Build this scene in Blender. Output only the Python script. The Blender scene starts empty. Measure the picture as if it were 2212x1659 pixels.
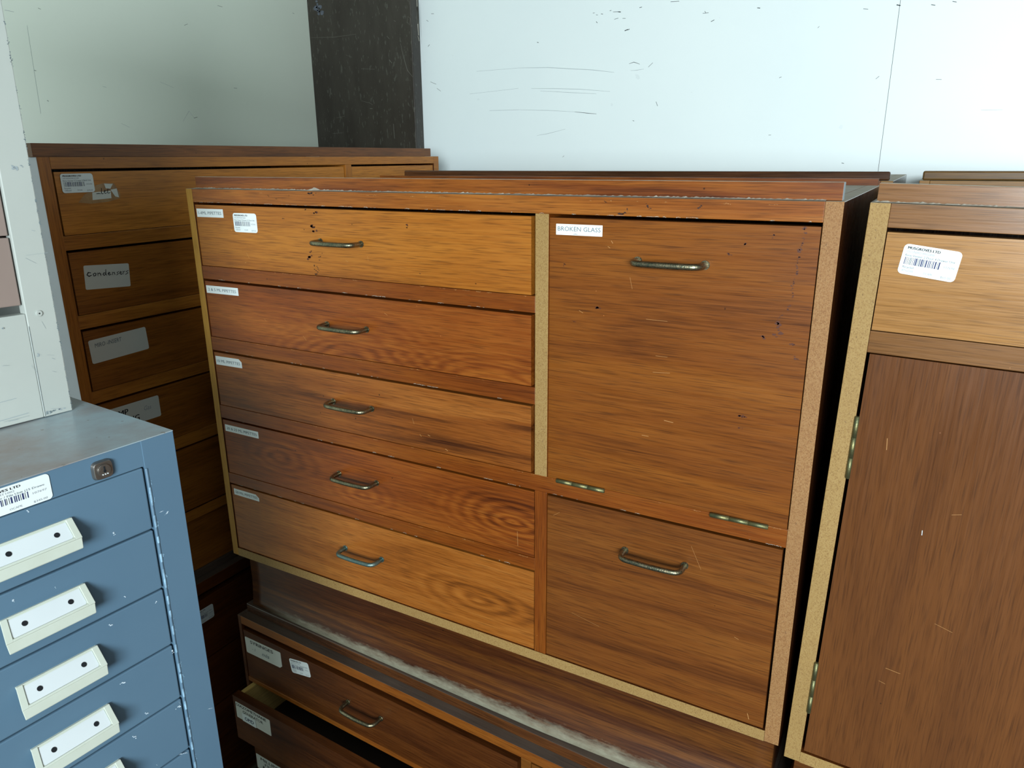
import bpy, bmesh, math, random
from mathutils import Vector, Matrix
random.seed(7)
SC = bpy.context.scene
COL = SC.collection
T = 1.65          # height of the top board of the middle cabinet above the floor
R = math.radians

# ------------------------------------------------------------------ materials
def newmat(name):
    m = bpy.data.materials.new(name); m.use_nodes = True
    nt = m.node_tree; nt.nodes.clear()
    out = nt.nodes.new('ShaderNodeOutputMaterial'); b = nt.nodes.new('ShaderNodeBsdfPrincipled')
    nt.links.new(b.outputs[0], out.inputs[0])
    return m, nt, b
def nd(nt, t, **kw):
    n = nt.nodes.new(t)
    for k, v in kw.items():
        if k.startswith('i_'):
            n.inputs[k[2:].replace('_', ' ')].default_value = v
        else: setattr(n, k, v)
    return n
def mth(nt, op, a, b=None, clamp=False):
    n = nt.nodes.new('ShaderNodeMath'); n.operation = op; n.use_clamp = clamp
    for i, x in enumerate((a, b)):
        if x is None: continue
        if isinstance(x, (int, float)): n.inputs[i].default_value = x
        else: nt.links.new(x, n.inputs[i])
    return n.outputs[0]
def ramp(nt, fac, stops):
    r = nt.nodes.new('ShaderNodeValToRGB'); e = r.color_ramp.elements
    while len(e) < len(stops): e.new(.5)
    for el, (p, c) in zip(e, stops):
        el.position = p; el.color = (*c, 1) if len(c) == 3 else c
    nt.links.new(fac, r.inputs[0]); return r.outputs[0]
def mix(nt, fac, a, b, mode='MIX'):
    n = nt.nodes.new('ShaderNodeMix'); n.data_type = 'RGBA'; n.blend_type = mode
    for i, x in ((0, fac), (6, a), (7, b)):
        if isinstance(x, (int, float)): n.inputs[i].default_value = x
        elif isinstance(x, tuple): n.inputs[i].default_value = (*x, 1)
        else: nt.links.new(x, n.inputs[i])
    return n.outputs[2]
def srgb(r, g, b):
    f = lambda c: (c/255)/12.92 if c <= 10 else (((c/255)+.055)/1.055)**2.4
    return (f(r), f(g), f(b))
def coords(nt, scale, off=(0, 0, 0), rnd=True):
    tc = nd(nt, 'ShaderNodeTexCoord'); mp = nd(nt, 'ShaderNodeMapping')
    mp.inputs['Scale'].default_value = scale; mp.inputs['Location'].default_value = off
    if rnd:
        oi = nd(nt, 'ShaderNodeObjectInfo')
        v = nd(nt, 'ShaderNodeVectorMath', operation='SCALE')
        cb = nd(nt, 'ShaderNodeCombineXYZ')
        for i, k in enumerate((3.1, 1.7, 2.3)): nt.links.new(mth(nt, 'MULTIPLY', oi.outputs['Random'], k), cb.inputs[i])
        ad = nd(nt, 'ShaderNodeVectorMath', operation='ADD')
        nt.links.new(tc.outputs['Object'], ad.inputs[0]); nt.links.new(cb.outputs[0], ad.inputs[1])
        nt.links.new(ad.outputs[0], mp.inputs[0])
    else: nt.links.new(tc.outputs['Object'], mp.inputs[0])
    return mp.outputs[0], tc.outputs['Object']
def wood(name, dark, mid, light, axis='x', off=(0, 0, 0), rings=(), rough=.40, coat=.06, fig=1.0, dust=0.0, wave=None, zb=.71, bloom=None, gain=.70):
    """varnished veneer: long figure + fine fibre along `axis`, cathedral rings where asked"""
    dark, mid, light = (tuple(x*gain*k for x, k in zip(q, (1.08, .98, .82))) for q in (dark, mid, light))
    m, nt, b = newmat(name)
    sl = {'x': 0, 'y': 1, 'z': 2}[axis]
    def sc(l, c): v = [c]*3; v[sl] = l; return tuple(v)
    va, raw = coords(nt, sc(1.3*fig, 13*fig), off)
    vb, _ = coords(nt, sc(6, 260), off)
    vc, _ = coords(nt, sc(22, 620), off)
    n1 = nd(nt, 'ShaderNodeTexNoise', i_Scale=1.0, i_Detail=6.0, i_Roughness=.55, i_Distortion=1.1)
    n2 = nd(nt, 'ShaderNodeTexNoise', i_Scale=1.0, i_Detail=4.0, i_Roughness=.6, i_Distortion=.3)
    n3 = nd(nt, 'ShaderNodeTexNoise', i_Scale=1.0, i_Detail=2.0, i_Roughness=.5)
    for n, v in ((n1, va), (n2, vb), (n3, vc)): nt.links.new(v, n.inputs['Vector'])
    fac = mth(nt, 'ADD', mth(nt, 'MULTIPLY', n1.outputs[0], .64), mth(nt, 'MULTIPLY', n2.outputs[0], .36))
    sep = nd(nt, 'ShaderNodeSeparateXYZ'); nt.links.new(raw, sep.inputs[0])
    for (cx, cz, sx, sz, k, amp, rad) in rings:
        dx = mth(nt, 'DIVIDE', mth(nt, 'SUBTRACT', sep.outputs[0], cx), sx)
        dz = mth(nt, 'DIVIDE', mth(nt, 'SUBTRACT', sep.outputs[2], cz-zb), sz)
        d = mth(nt, 'SQRT', mth(nt, 'ADD', mth(nt, 'MULTIPLY', dx, dx), mth(nt, 'MULTIPLY', dz, dz)))
        dd = mth(nt, 'ADD', d, mth(nt, 'MULTIPLY', n1.outputs[0], .8))
        w = mth(nt, 'SINE', mth(nt, 'MULTIPLY', dd, k))
        msk = mth(nt, 'SUBTRACT', 1.0, mth(nt, 'DIVIDE', d, rad), clamp=True)
        fac = mth(nt, 'ADD', fac, mth(nt, 'MULTIPLY', mth(nt, 'MULTIPLY', w, amp), msk))
    for (z0, amp, wid, per) in (wave or ()):   # dark streaks that wander along the board
        zz = mth(nt, 'ADD', sep.outputs[2], mth(nt, 'MULTIPLY', mth(nt, 'SINE', mth(nt, 'MULTIPLY', sep.outputs[0], per)), .012))
        zz = mth(nt, 'ADD', zz, mth(nt, 'MULTIPLY', n1.outputs[0], .03))
        dd = mth(nt, 'DIVIDE', mth(nt, 'ABSOLUTE', mth(nt, 'SUBTRACT', zz, z0-zb)), wid)
        fac = mth(nt, 'SUBTRACT', fac, mth(nt, 'MULTIPLY', mth(nt, 'SUBTRACT', 1.0, dd, clamp=True), amp))
    c = ramp(nt, fac, [(.28, dark), (.45, mid), (.62, light), (.78, tuple(min(1, x*1.12) for x in light))])
    # fibres and pores
    c = mix(nt, mth(nt, 'MULTIPLY', mth(nt, 'SUBTRACT', n3.outputs[0], .48, clamp=True), 2.2, clamp=True), c, tuple(x*.45 for x in dark))
    # pale rubbed scratches
    vs, _ = coords(nt, (30, 30, 30), off)
    ns = nd(nt, 'ShaderNodeTexVoronoi', i_Scale=1.0, i_Randomness=1.0); nt.links.new(vs, ns.inputs['Vector'])
    vt, _ = coords(nt, (3, 3, 3), off)
    nq = nd(nt, 'ShaderNodeTexNoise', i_Scale=2.0, i_Detail=3.0); nt.links.new(vt, nq.inputs['Vector'])
    spot = mth(nt, 'MULTIPLY', mth(nt, 'LESS_THAN', mth(nt, 'ADD', ns.outputs['Distance'], mth(nt, 'MULTIPLY', n3.outputs[0], .08)), .062), mth(nt, 'GREATER_THAN', nq.outputs[0], .55))
    c = mix(nt, mth(nt, 'MULTIPLY', spot, .6), c, tuple(min(1, x*1.9+.03) for x in light))
    vk, _ = coords(nt, (22, 22, 22), (off[0]+5, off[1], off[2]+3))
    nk = nd(nt, 'ShaderNodeTexVoronoi', i_Scale=1.0, i_Randomness=1.0); nt.links.new(vk, nk.inputs['Vector'])
    c = mix(nt, mth(nt, 'MULTIPLY', mth(nt, 'LESS_THAN', mth(nt, 'ADD', nk.outputs['Distance'], mth(nt, 'MULTIPLY', n2.outputs[0], .10)), .078), .75), c, tuple(x*.25 for x in dark))
    if bloom:      # pale bloom of dust worn into the foot of the board
        bz, bw, x0, x1 = bloom
        va2, _ = coords(nt, (38, 60, 170), (1, 1, 1))
        nb = nd(nt, 'ShaderNodeTexNoise', i_Scale=1.0, i_Detail=8.0, i_Roughness=.7); nt.links.new(va2, nb.inputs['Vector'])
        k = mth(nt, 'DIVIDE', mth(nt, 'SUBTRACT', bz-zb+bw, sep.outputs[2]), bw)
        k = mth(nt, 'SUBTRACT', mth(nt, 'MULTIPLY', k, 1.9), mth(nt, 'MULTIPLY', nb.outputs[0], 1.5), clamp=True)
        e = mth(nt, 'MULTIPLY', mth(nt, 'DIVIDE', mth(nt, 'SUBTRACT', sep.outputs[0], x0), .12, clamp=True), mth(nt, 'DIVIDE', mth(nt, 'SUBTRACT', x1, sep.outputs[0]), .3, clamp=True))
        c = mix(nt, mth(nt, 'MULTIPLY', mth(nt, 'MULTIPLY', k, e), .85), c, S(150, 148, 128))
    if dust:
        c = mix(nt, mth(nt, 'MULTIPLY', nq.outputs[0], dust), c, (.42, .42, .38))
    nt.links.new(c, b.inputs['Base Color'])
    rr = mth(nt, 'ADD', mth(nt, 'MULTIPLY', n2.outputs[0], .22), rough-.1)
    nt.links.new(rr, b.inputs['Roughness'])
    b.inputs['Specular IOR Level'].default_value = .32
    b.inputs['Coat Weight'].default_value = coat; b.inputs['Coat Roughness'].default_value = .18
    bp = nd(nt, 'ShaderNodeBump', i_Strength=.06, i_Distance=.002); nt.links.new(n2.outputs[0], bp.inputs['Height'])
    nt.links.new(bp.outputs[0], b.inputs['Normal'])
    return m
def chip(name, base, dark, light, rough=.7):
    """raw particle board edge"""
    base, dark, light = (tuple(x*.58 for x in q) for q in (base, dark, light))
    m, nt, b = newmat(name)
    va, _ = coords(nt, (950, 950, 700)); vb, _ = coords(nt, (9, 9, 9)); vc, _ = coords(nt, (330, 330, 220), (3, 3, 3))
    v = nd(nt, 'ShaderNodeTexVoronoi', i_Scale=1.0); nt.links.new(va, v.inputs['Vector'])
    n = nd(nt, 'ShaderNodeTexNoise', i_Scale=1.0, i_Detail=4.0); nt.links.new(vb, n.inputs['Vector'])
    n2 = nd(nt, 'ShaderNodeTexNoise', i_Scale=1.0, i_Detail=3.0); nt.links.new(vc, n2.inputs['Vector'])
    s = nd(nt, 'ShaderNodeSeparateColor'); nt.links.new(v.outputs['Color'], s.inputs[0])
    c = ramp(nt, s.outputs[0], [(0, tuple((a+b)/2 for a, b in zip(base, dark))), (.35, base), (.75, tuple((a+b)/2 for a, b in zip(base, light))), (1, base)])
    c = mix(nt, mth(nt, 'MULTIPLY', n.outputs[0], .6), c, tuple(x*.72 for x in base))
    c = mix(nt, mth(nt, 'MULTIPLY', mth(nt, 'GREATER_THAN', n2.outputs[0], .70), .6), c, (.10, .045, .018))
    nt.links.new(c, b.inputs['Base Color']); b.inputs['Roughness'].default_value = rough
    bp = nd(nt, 'ShaderNodeBump', i_Strength=.25, i_Distance=.001); nt.links.new(n2.outputs[0], bp.inputs['Height']); nt.links.new(bp.outputs[0], b.inputs['Normal'])
    return m
def paint(name, col, col2, rough=.4, sc=6.0, amt=.5, spots=None, spec=.5, metal=0.0, bump=.03, thr=.68, coat=0.0, streak=(1, 1, 1)):
    m, nt, b = newmat(name)
    va, _ = coords(nt, tuple(sc*s for s in streak)); vb, _ = coords(nt, (sc*9*streak[0], sc*9*streak[1], sc*9*streak[2]))
    n = nd(nt, 'ShaderNodeTexNoise', i_Scale=1.0, i_Detail=6.0, i_Roughness=.6); nt.links.new(va, n.inputs['Vector'])
    n2 = nd(nt, 'ShaderNodeTexNoise', i_Scale=1.0, i_Detail=3.0); nt.links.new(vb, n2.inputs['Vector'])
    f = ramp(nt, n.outputs[0], [(.35, (0, 0, 0)), (.68, (1, 1, 1))])
    c = mix(nt, mth(nt, 'MULTIPLY', f, amt), col, col2)
    if spots:
        c = mix(nt, mth(nt, 'MULTIPLY', mth(nt, 'GREATER_THAN', n2.outputs[0], thr), .7), c, spots)
    nt.links.new(c, b.inputs['Base Color'])
    b.inputs['Roughness'].default_value = rough; b.inputs['Metallic'].default_value = metal
    b.inputs['Specular IOR Level'].default_value = spec; b.inputs['Coat Weight'].default_value = coat
    bp = nd(nt, 'ShaderNodeBump', i_Strength=bump, i_Distance=.003); nt.links.new(n2.outputs[0], bp.inputs['Height']); nt.links.new(bp.outputs[0], b.inputs['Normal'])
    return m
def flat(name, col, rough=.6, metal=0.0, spec=.5):
    m, nt, b = newmat(name)
    va, _ = coords(nt, (40, 40, 40)); n = nd(nt, 'ShaderNodeTexNoise', i_Scale=1.0, i_Detail=2.0); nt.links.new(va, n.inputs['Vector'])
    c = mix(nt, mth(nt, 'MULTIPLY', n.outputs[0], .12), col, tuple(x*.7 for x in col))
    nt.links.new(c, b.inputs['Base Color']); b.inputs['Roughness'].default_value = rough
    b.inputs['Metallic'].default_value = metal; b.inputs['Specular IOR Level'].default_value = spec
    return m

S = srgb
AMBER = (S(120, 64, 14), S(176, 108, 34), S(200, 132, 50))
TEAK  = (S(84, 38, 10), S(142, 74, 22), S(170, 100, 36))
RED   = (S(96, 44, 10), S(138, 72, 18), S(156, 90, 26))
BROWN = (S(92, 48, 12), S(134, 76, 20), S(152, 92, 28))
OLIVE = (S(84, 44, 14), S(128, 74, 26), S(148, 92, 36))
DARK  = (S(44, 22, 9), S(78, 42, 18), S(104, 58, 26))
HONEY = (S(110, 70, 24), S(150, 98, 36), S(172, 116, 48))
TAN   = (S(150, 104, 54), S(186, 138, 82), S(200, 152, 94))
MAHOG = (S(88, 52, 26), S(102, 62, 30), S(113, 70, 34))
M = {}
M['drawer_amber'] = wood('veneer_amber', *AMBER, off=(0, 0, .3), fig=.8, gain=0.6)
M['drawer_cathedral'] = wood('veneer_cathedral', *TEAK, off=(2, 0, 1), fig=.9,
    rings=((.40, 1.335, .26, .13, 52, .11, 1.05), (.70, 1.345, .20, .075, 44, .10, 1.15)), gain=0.62)
M['drawer_streak'] = wood('veneer_streaked', S(74, 36, 12), S(150, 86, 32), S(178, 112, 50), off=(4, 0, 2), fig=.8,
    wave=((1.29, .13, .016, 4.5), (1.235, .10, .012, 5.0)), gain=0.6)
M['drawer_swirl'] = wood('veneer_swirl', *TEAK, off=(1.5, 0, 4), fig=1.0,
    rings=((.18, 1.115, .12, .05, 20, .08, 1.3), (.735, 1.105, .17, .065, 36, .12, 1.15), (.40, 1.08, .10, .04, 20, .07, 1.2)), gain=0.62)
M['drawer_warm'] = wood('veneer_warm', S(90, 48, 14), S(164, 98, 36), S(190, 124, 56), off=(7, 0, 5), fig=.8,
    rings=((.66, .925, .16, .055, 22, .08, 1.3),), wave=((.93, .10, .014, 4.0),), gain=0.64)
M['door_brown'] = wood('veneer_brown', *BROWN, off=(3, 0, 9), fig=1.1, gain=0.62)
M['drawer_olive'] = wood('veneer_olive', *OLIVE, off=(8, 0, 3), fig=.9, wave=((1.09, .12, .012, 3.0), (1.03, .10, .012, 3.4), (.94, .08, .012, 2.6)), gain=0.58)
M['rail_red'] = wood('veneer_rail_red', *RED, off=(5, 0, 7), fig=1.2, gain=0.6)
M['rail_amber'] = wood('veneer_rail_amber', S(112, 58, 18), S(158, 92, 32), S(184, 118, 48), off=(6, 0, 2), fig=1.4, gain=0.62)
M['strip_red'] = wood('veneer_strip', S(66, 30, 11), S(126, 66, 22), S(162, 96, 34), off=(9, 0, 6), fig=2.0, gain=0.6)
M['strip_dark'] = wood('veneer_strip_dark', S(48, 28, 16), S(74, 46, 26), S(98, 62, 36), off=(9, 0, 3), fig=1.5, rough=.28, gain=0.7)
M['mullion'] = wood('veneer_mullion', *RED, axis='z', off=(3, 0, 1), fig=1.3, gain=0.6)
M['side'] = wood('veneer_side', *DARK, axis='z', off=(1, 0, 1), rough=.25, coat=.6, gain=0.7)
M['plinth'] = wood('veneer_plinth', S(46, 22, 10), S(84, 44, 18), S(128, 78, 28), off=(3, 2, 5), fig=.7, wave=((.775, -.12, .010, 2.2), (.760, -.1, .007, 3.0)), bloom=(.708, .034, .06, 1.25), gain=0.55)
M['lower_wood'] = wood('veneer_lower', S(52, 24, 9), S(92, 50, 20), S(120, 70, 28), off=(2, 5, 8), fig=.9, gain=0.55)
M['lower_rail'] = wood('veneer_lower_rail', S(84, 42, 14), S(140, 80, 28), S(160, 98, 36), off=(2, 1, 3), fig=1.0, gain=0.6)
M['lower_strip'] = wood('veneer_lower_strip', S(50, 30, 20), S(84, 50, 28), S(116, 72, 38), off=(4, 1, 3), fig=1.2, rough=.25, coat=.5, gain=0.6)
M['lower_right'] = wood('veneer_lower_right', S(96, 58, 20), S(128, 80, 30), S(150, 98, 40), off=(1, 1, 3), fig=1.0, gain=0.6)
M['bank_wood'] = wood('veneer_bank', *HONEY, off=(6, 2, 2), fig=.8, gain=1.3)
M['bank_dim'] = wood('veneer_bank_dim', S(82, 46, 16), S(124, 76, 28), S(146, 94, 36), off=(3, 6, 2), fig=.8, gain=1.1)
M['bank_rail'] = wood('veneer_bank_rail', S(112, 68, 24), S(146, 94, 36), S(164, 110, 46), off=(2, 2, 2), fig=1.0, gain=1.15)
M['bank_stile'] = wood('veneer_bank_stile', S(112, 68, 22), S(146, 92, 34), S(160, 106, 42), axis='z', off=(2, 4, 2), fig=1.0, gain=1.15)
M['bank_strip'] = wood('veneer_bank_strip', S(60, 34, 14), S(104, 64, 30), S(132, 84, 42), off=(5, 3, 2), fig=.9, gain=0.9)
M['bank_low'] = wood('veneer_bank_low', S(56, 27, 10), S(96, 52, 20), S(116, 66, 26), off=(1, 3, 7), fig=.8, gain=0.75)
M['tan_drawer'] = wood('veneer_tan', *TAN, off=(2, 7, 2), fig=.7, rough=.26, coat=.5, gain=0.55)
M['tan_rail'] = wood('veneer_tan_rail', S(112, 76, 44), S(138, 98, 60), S(152, 110, 70), off=(1, 7, 4), fig=.8, rough=.26, coat=.5, gain=0.6)
M['mahogany_door'] = wood('veneer_mahogany', *MAHOG, axis='z', off=(4, 7, 1), fig=.9, rough=.3, coat=.4, gain=0.7)
M['rear_wood'] = wood('veneer_rear', S(96, 70, 32), S(140, 104, 52), S(160, 120, 64), off=(4, 2, 1), gain=0.8)
M['rear_strip'] = wood('veneer_rear_strip', S(62, 44, 18), S(98, 72, 30), S(128, 96, 44), off=(3, 2, 1), fig=1.6, gain=0.75)
M['dusty_top'] = wood('veneer_dusty_top', S(120, 110, 92), S(150, 140, 122), S(168, 158, 140), off=(3, 2, 1), dust=.7, rough=.7, coat=0, gain=0.9)
M['dark_top'] = wood('veneer_dark_top', S(52, 40, 34), S(74, 58, 50), S(92, 74, 64), off=(3, 9, 1), rough=.5, coat=.1, dust=.12, gain=0.7)
M['chip'] = chip('particle_board', S(190, 150, 84), S(132, 82, 36), S(214, 180, 116))
M['chip_red'] = chip('particle_board_ruddy', S(182, 128, 72), S(120, 66, 28), S(214, 172, 116))
M['edge_yellow'] = wood('edge_yellow', S(150, 108, 34), S(178, 134, 52), S(192, 150, 70), axis='z', off=(1, 1, 1), rough=.5, coat=0, gain=0.75)
M['hardboard'] = flat('shaded_hardboard', S(44, 30, 18), .8)  # shade inside the open drawer, put into the board colour
M['ply'] = wood('plywood', S(190, 160, 90), S(212, 186, 118), S(222, 198, 134), axis='y', off=(1, 5, 1), rough=.6, coat=0, gain=0.85)
M['dust'] = paint('dust', S(196, 192, 178), S(150, 146, 132), .9, sc=60, amt=.8)
M['bronze'] = paint('tarnished_bronze', S(160, 148, 120), S(108, 106, 88), .36, sc=60, amt=.9, spots=S(74, 96, 84), metal=1.0, bump=.2, thr=.55)
M['verdigris'] = paint('verdigris_bronze', S(128, 140, 130), S(88, 120, 120), .4, sc=70, amt=.9, spots=S(110, 160, 165), metal=.85, bump=.25, thr=.58)
M['brass'] = paint('dull_brass', S(134, 128, 88), S(98, 106, 80), .5, sc=80, amt=.9, spots=S(160, 150, 110), metal=.9, bump=.15)
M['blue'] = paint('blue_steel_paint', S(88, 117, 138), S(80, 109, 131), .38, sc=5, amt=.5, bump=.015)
M['blue_top'] = paint('worn_blue_top_sheen', S(156, 180, 190), S(140, 124, 116), .24, sc=7, amt=.9, spots=S(124, 118, 110), thr=.7, bump=.02)  # rusty worn patches, plus reflected light put into the paler base
M['blue_edge'] = paint('worn_edge', S(150, 190, 215), S(40, 50, 70), .5, sc=60, amt=.7)
M['cream'] = paint('cream_plastic', S(198, 206, 194), S(188, 195, 180), .45, sc=30, amt=.6, bump=.01)
M['card'] = flat('white_card', S(208, 216, 218), .7)
M['hole'] = flat('dark_hole', S(8, 14, 20), .9)
M['steel'] = paint('lock_steel', S(150, 146, 140), S(110, 104, 98), .35, sc=60, amt=.7, metal=.9)
M['whitepaint'] = paint('white_steel_paint', S(178, 184, 178), S(164, 171, 166), .5, sc=4, amt=.6, spots=S(160, 167, 162), thr=.72)
M['chipgrey'] = paint('chipped_edge', S(84, 98, 104), S(130, 144, 146), .6, sc=50, amt=.9)
M['sheen_side'] = paint('side_window_sheen', S(206, 208, 222), S(196, 194, 204), .3, sc=5, amt=.6)  # bright window reflection on the bank's side, put into its base colour
M['taupe'] = paint('taupe_paint', S(142, 126, 118), S(130, 114, 106), .45, sc=5, amt=.5)
M['black'] = flat('shadow_gap_black', S(16, 16, 16), .9)
M['paper'] = flat('white_paper', S(222, 230, 230), .65)
M['paper_grey'] = flat('aged_paper', S(206, 208, 200), .7)
M['ink'] = flat('ink', S(28, 28, 34), .7)
M['ink_faint'] = flat('ink_faint', S(150, 156, 162), .7)
M['ink_blue'] = flat('ink_blue', S(34, 44, 92), .7)
M['ink_label'] = flat('ink_label', S(96, 108, 116), .7)
M['tape'] = paint('yellowed_tape', S(140, 98, 54), S(176, 142, 96), .35, sc=40, amt=.8)
M['scuff'] = flat('dark_scuff', S(70, 78, 80), .8)
M['scuff_faint'] = flat('faint_scuff', S(150, 162, 166), .8)
M['stain'] = flat('red_brown_stain', S(78, 36, 16), .5)
M['stain_dark'] = flat('dark_stain', S(52, 26, 16), .5)
M['scratch'] = flat('pale_scratch', S(172, 124, 72), .6)
M['paintchip'] = flat('white_paint_chip', S(206, 224, 236), .6)
M['wallpaint'] = paint('white_wall_board', S(228, 238, 238), S(222, 233, 234), .42, sc=2.2, amt=.6, spots=S(216, 226, 227), thr=.74, bump=.004)
M['wallpaint_left'] = paint('white_wall_board_left', S(226, 236, 222), S(220, 231, 216), .42, sc=2.2, amt=.6, bump=.004)
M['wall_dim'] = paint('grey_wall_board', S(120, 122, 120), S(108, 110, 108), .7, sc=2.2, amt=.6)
M['post'] = paint('dark_painted_post', S(38, 31, 23), S(54, 49, 41), .42, sc=9, amt=.9, spots=S(74, 74, 66), thr=.64, bump=.12, streak=(1.6, 1, .5))
M['postchip'] = paint('chipped_white', S(190, 188, 176), S(120, 118, 108), .7, sc=40, amt=.8)
M['postscratch'] = flat('grey_scratch', S(104, 104, 96), .7)
M['smear'] = paint('grey_smear', S(92, 100, 112), S(70, 74, 80), .6, sc=60, amt=.8)
M['concrete'] = paint('concrete_floor', S(92, 90, 86), S(76, 75, 72), .8, sc=3, amt=.7, bump=.1)
M['ceiling'] = paint('ceiling_board', S(96, 92, 84), S(84, 80, 74), .8, sc=2, amt=.5)

# ------------------------------------------------------------------ mesh helpers
def BM(): return bmesh.new()
def box(bm, x0, x1, y0, y1, z0, z1, mi=0):
    vs = [bm.verts.new(p) for p in ((x0, y0, z0), (x1, y0, z0), (x1, y1, z0), (x0, y1, z0), (x0, y0, z1), (x1, y0, z1), (x1, y1, z1), (x0, y1, z1))]
    fs = [(0, 1, 5, 4), (1, 2, 6, 5), (2, 3, 7, 6), (3, 0, 4, 7), (4, 5, 6, 7), (3, 2, 1, 0)]
    out = []
    for f in fs:
        fc = bm.faces.new([vs[i] for i in f]); fc.material_index = mi; out.append(fc)
    return out      # front(-y), right, back, left, top, bottom
def quad(bm, pts, mi=0):
    f = bm.faces.new([bm.verts.new(p) for p in pts]); f.material_index = mi; return f
def tube(bm, pts, r, seg=10, mi=0, caps=True):
    pts = [Vector(p) for p in pts]; rings = []; up = None
    for i, p in enumerate(pts):
        d = (pts[min(i+1, len(pts)-1)] - pts[max(i-1, 0)]).normalized()
        if up is None:
            up = Vector((0, 0, 1)) if abs(d.z) < .9 else Vector((1, 0, 0))
        a = d.cross(up).normalized(); c = a.cross(d).normalized(); up = c
        rings.append([bm.verts.new(p + r*(math.cos(t)*a + math.sin(t)*c)) for t in (2*math.pi*k/seg for k in range(seg))])
    for A, B in zip(rings, rings[1:]):
        for k in range(seg):
            f = bm.faces.new((A[k], A[(k+1) % seg], B[(k+1) % seg], B[k])); f.smooth = True; f.material_index = mi
    if caps:
        for r_, rev in ((rings[0], True), (rings[-1], False)):
            f = bm.faces.new(list(reversed(r_)) if rev else r_); f.material_index = mi
def stroke(bm, pts, w, to3, mi=0):
    """a thin painted or inked stroke: flat ribbon along pts (2-D), to3 places it on its surface"""
    P = [Vector((p[0], p[1])) for p in pts]
    L, Rr = [], []
    for i, p in enumerate(P):
        d = (P[min(i+1, len(P)-1)] - P[max(i-1, 0)])
        if d.length < 1e-9: d = Vector((1, 0))
        d.normalize(); n = Vector((-d.y, d.x))*w/2
        ends = .6*w/2
        q = p + (d*ends if i == len(P)-1 else (-d*ends if i == 0 else Vector((0, 0))))
        tap = .55 if i in (0, len(P)-1) else 1.0
        L.append(bm.verts.new(to3(*(q+n*tap)))); Rr.append(bm.verts.new(to3(*(q-n*tap))))
    for i in range(len(P)-1):
        f = bm.faces.new((L[i], Rr[i], Rr[i+1], L[i+1])); f.material_index = mi
def blotch(bm, pts, w, to3, mi, rr):
    """a run of small irregular drips and specks along pts"""
    P = [Vector(p) for p in pts]; L = max(1e-4, sum((b-a).length for a, b in zip(P, P[1:])))
    n = max(3, int(L/(w*.9))+2)
    for k in range(n):
        t = (k+.5)/n*(len(P)-1); i = min(int(t), len(P)-2); q = P[i].lerp(P[i+1], t-i)
        for _ in range(rr.choice((1, 1, 2))):
            c = q+Vector((rr.gauss(0, w*.28), rr.gauss(0, w*.2))); s_ = w*rr.uniform(.16, .5)
            vs = []
            for j in range(8):
                a = 2*math.pi*j/8; q_ = s_*rr.uniform(.55, 1.1); vs.append(bm.verts.new(to3(c.x+q_*1.25*math.cos(a), c.y+q_*.8*math.sin(a))))
            bm.faces.new(vs).material_index = mi
def obj(name, bm, mats, parent=None, bevel=0.0, smooth=False):
    bmesh.ops.recalc_face_normals(bm, faces=bm.faces[:]) if not name.startswith(('label', 'sticker')) else None
    rt = parent
    while rt is not None and rt.parent is not None: rt = rt.parent
    if rt is not None and rt.name in BASE: bmesh.ops.translate(bm, verts=bm.verts[:], vec=(0, 0, -BASE[rt.name]))
    me = bpy.data.meshes.new(name); bm.to_mesh(me); bm.free()
    for m in (mats if isinstance(mats, (list, tuple)) else [mats]): me.materials.append(m)
    o = bpy.data.objects.new(name, me); COL.objects.link(o)
    if parent is not None: o.parent = parent
    if bevel:
        b = o.modifiers.new('bevel', 'BEVEL'); b.width = bevel; b.segments = 2; b.limit_method = 'ANGLE'; b.harden_normals = False
    return o
BASE = {}
def thing(name, label, cat, loc, rot=(0, 0, 0), group=None):
    o = bpy.data.objects.new(name, None); COL.objects.link(o); o.empty_display_size = .1
    o.location = loc; o.rotation_euler = rot; o['label'] = label; o['category'] = cat
    if group: o['group'] = group
    BASE[o.name] = loc[2]     # shapes below are given in heights above the floor
    return o
def struct(o): o['kind'] = 'structure'; return o

_fc = {}
def text_poly(s, h, bold=False):
    """2-D outline polygons of a string, cap height about h"""
    key = (s, bold)
    if key not in _fc:
        cu = bpy.data.curves.new('t', 'FONT'); cu.body = s; cu.size = 1.0; cu.resolution_u = 2
        ob = bpy.data.objects.new('t', cu); COL.objects.link(ob)
        dg = bpy.context.evaluated_depsgraph_get(); ev = ob.evaluated_get(dg); me = ev.to_mesh()
        V = [(v.co.x, v.co.y) for v in me.vertices]; F = [tuple(p.vertices) for p in me.polygons]
        ev.to_mesh_clear(); bpy.data.objects.remove(ob); bpy.data.curves.remove(cu)
        _fc[key] = (V, F)
    return _fc[key]
def put_text(bm, s, u, v, h, to3, mi, width=None, bold=False, shear=0.0):
    if bold:       # heavy lettering: the same strokes printed twice, a hair apart
        put_text(bm, s, u+h*.05, v, h, to3, mi, width, False, shear)
    V, F = text_poly(s, 1)
    if not V: return
    k = h/.69; x0 = min(p[0] for p in V); x1 = max(p[0] for p in V)
    kx = width/(x1-x0) if width else k
    vs = [bm.verts.new(to3(u+(p[0]-x0)*kx+shear*p[1]*k, v+p[1]*k)) for p in V]
    for f in F:
        try: fc = bm.faces.new([vs[i] for i in f]); fc.material_index = mi
        except ValueError: pass
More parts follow.
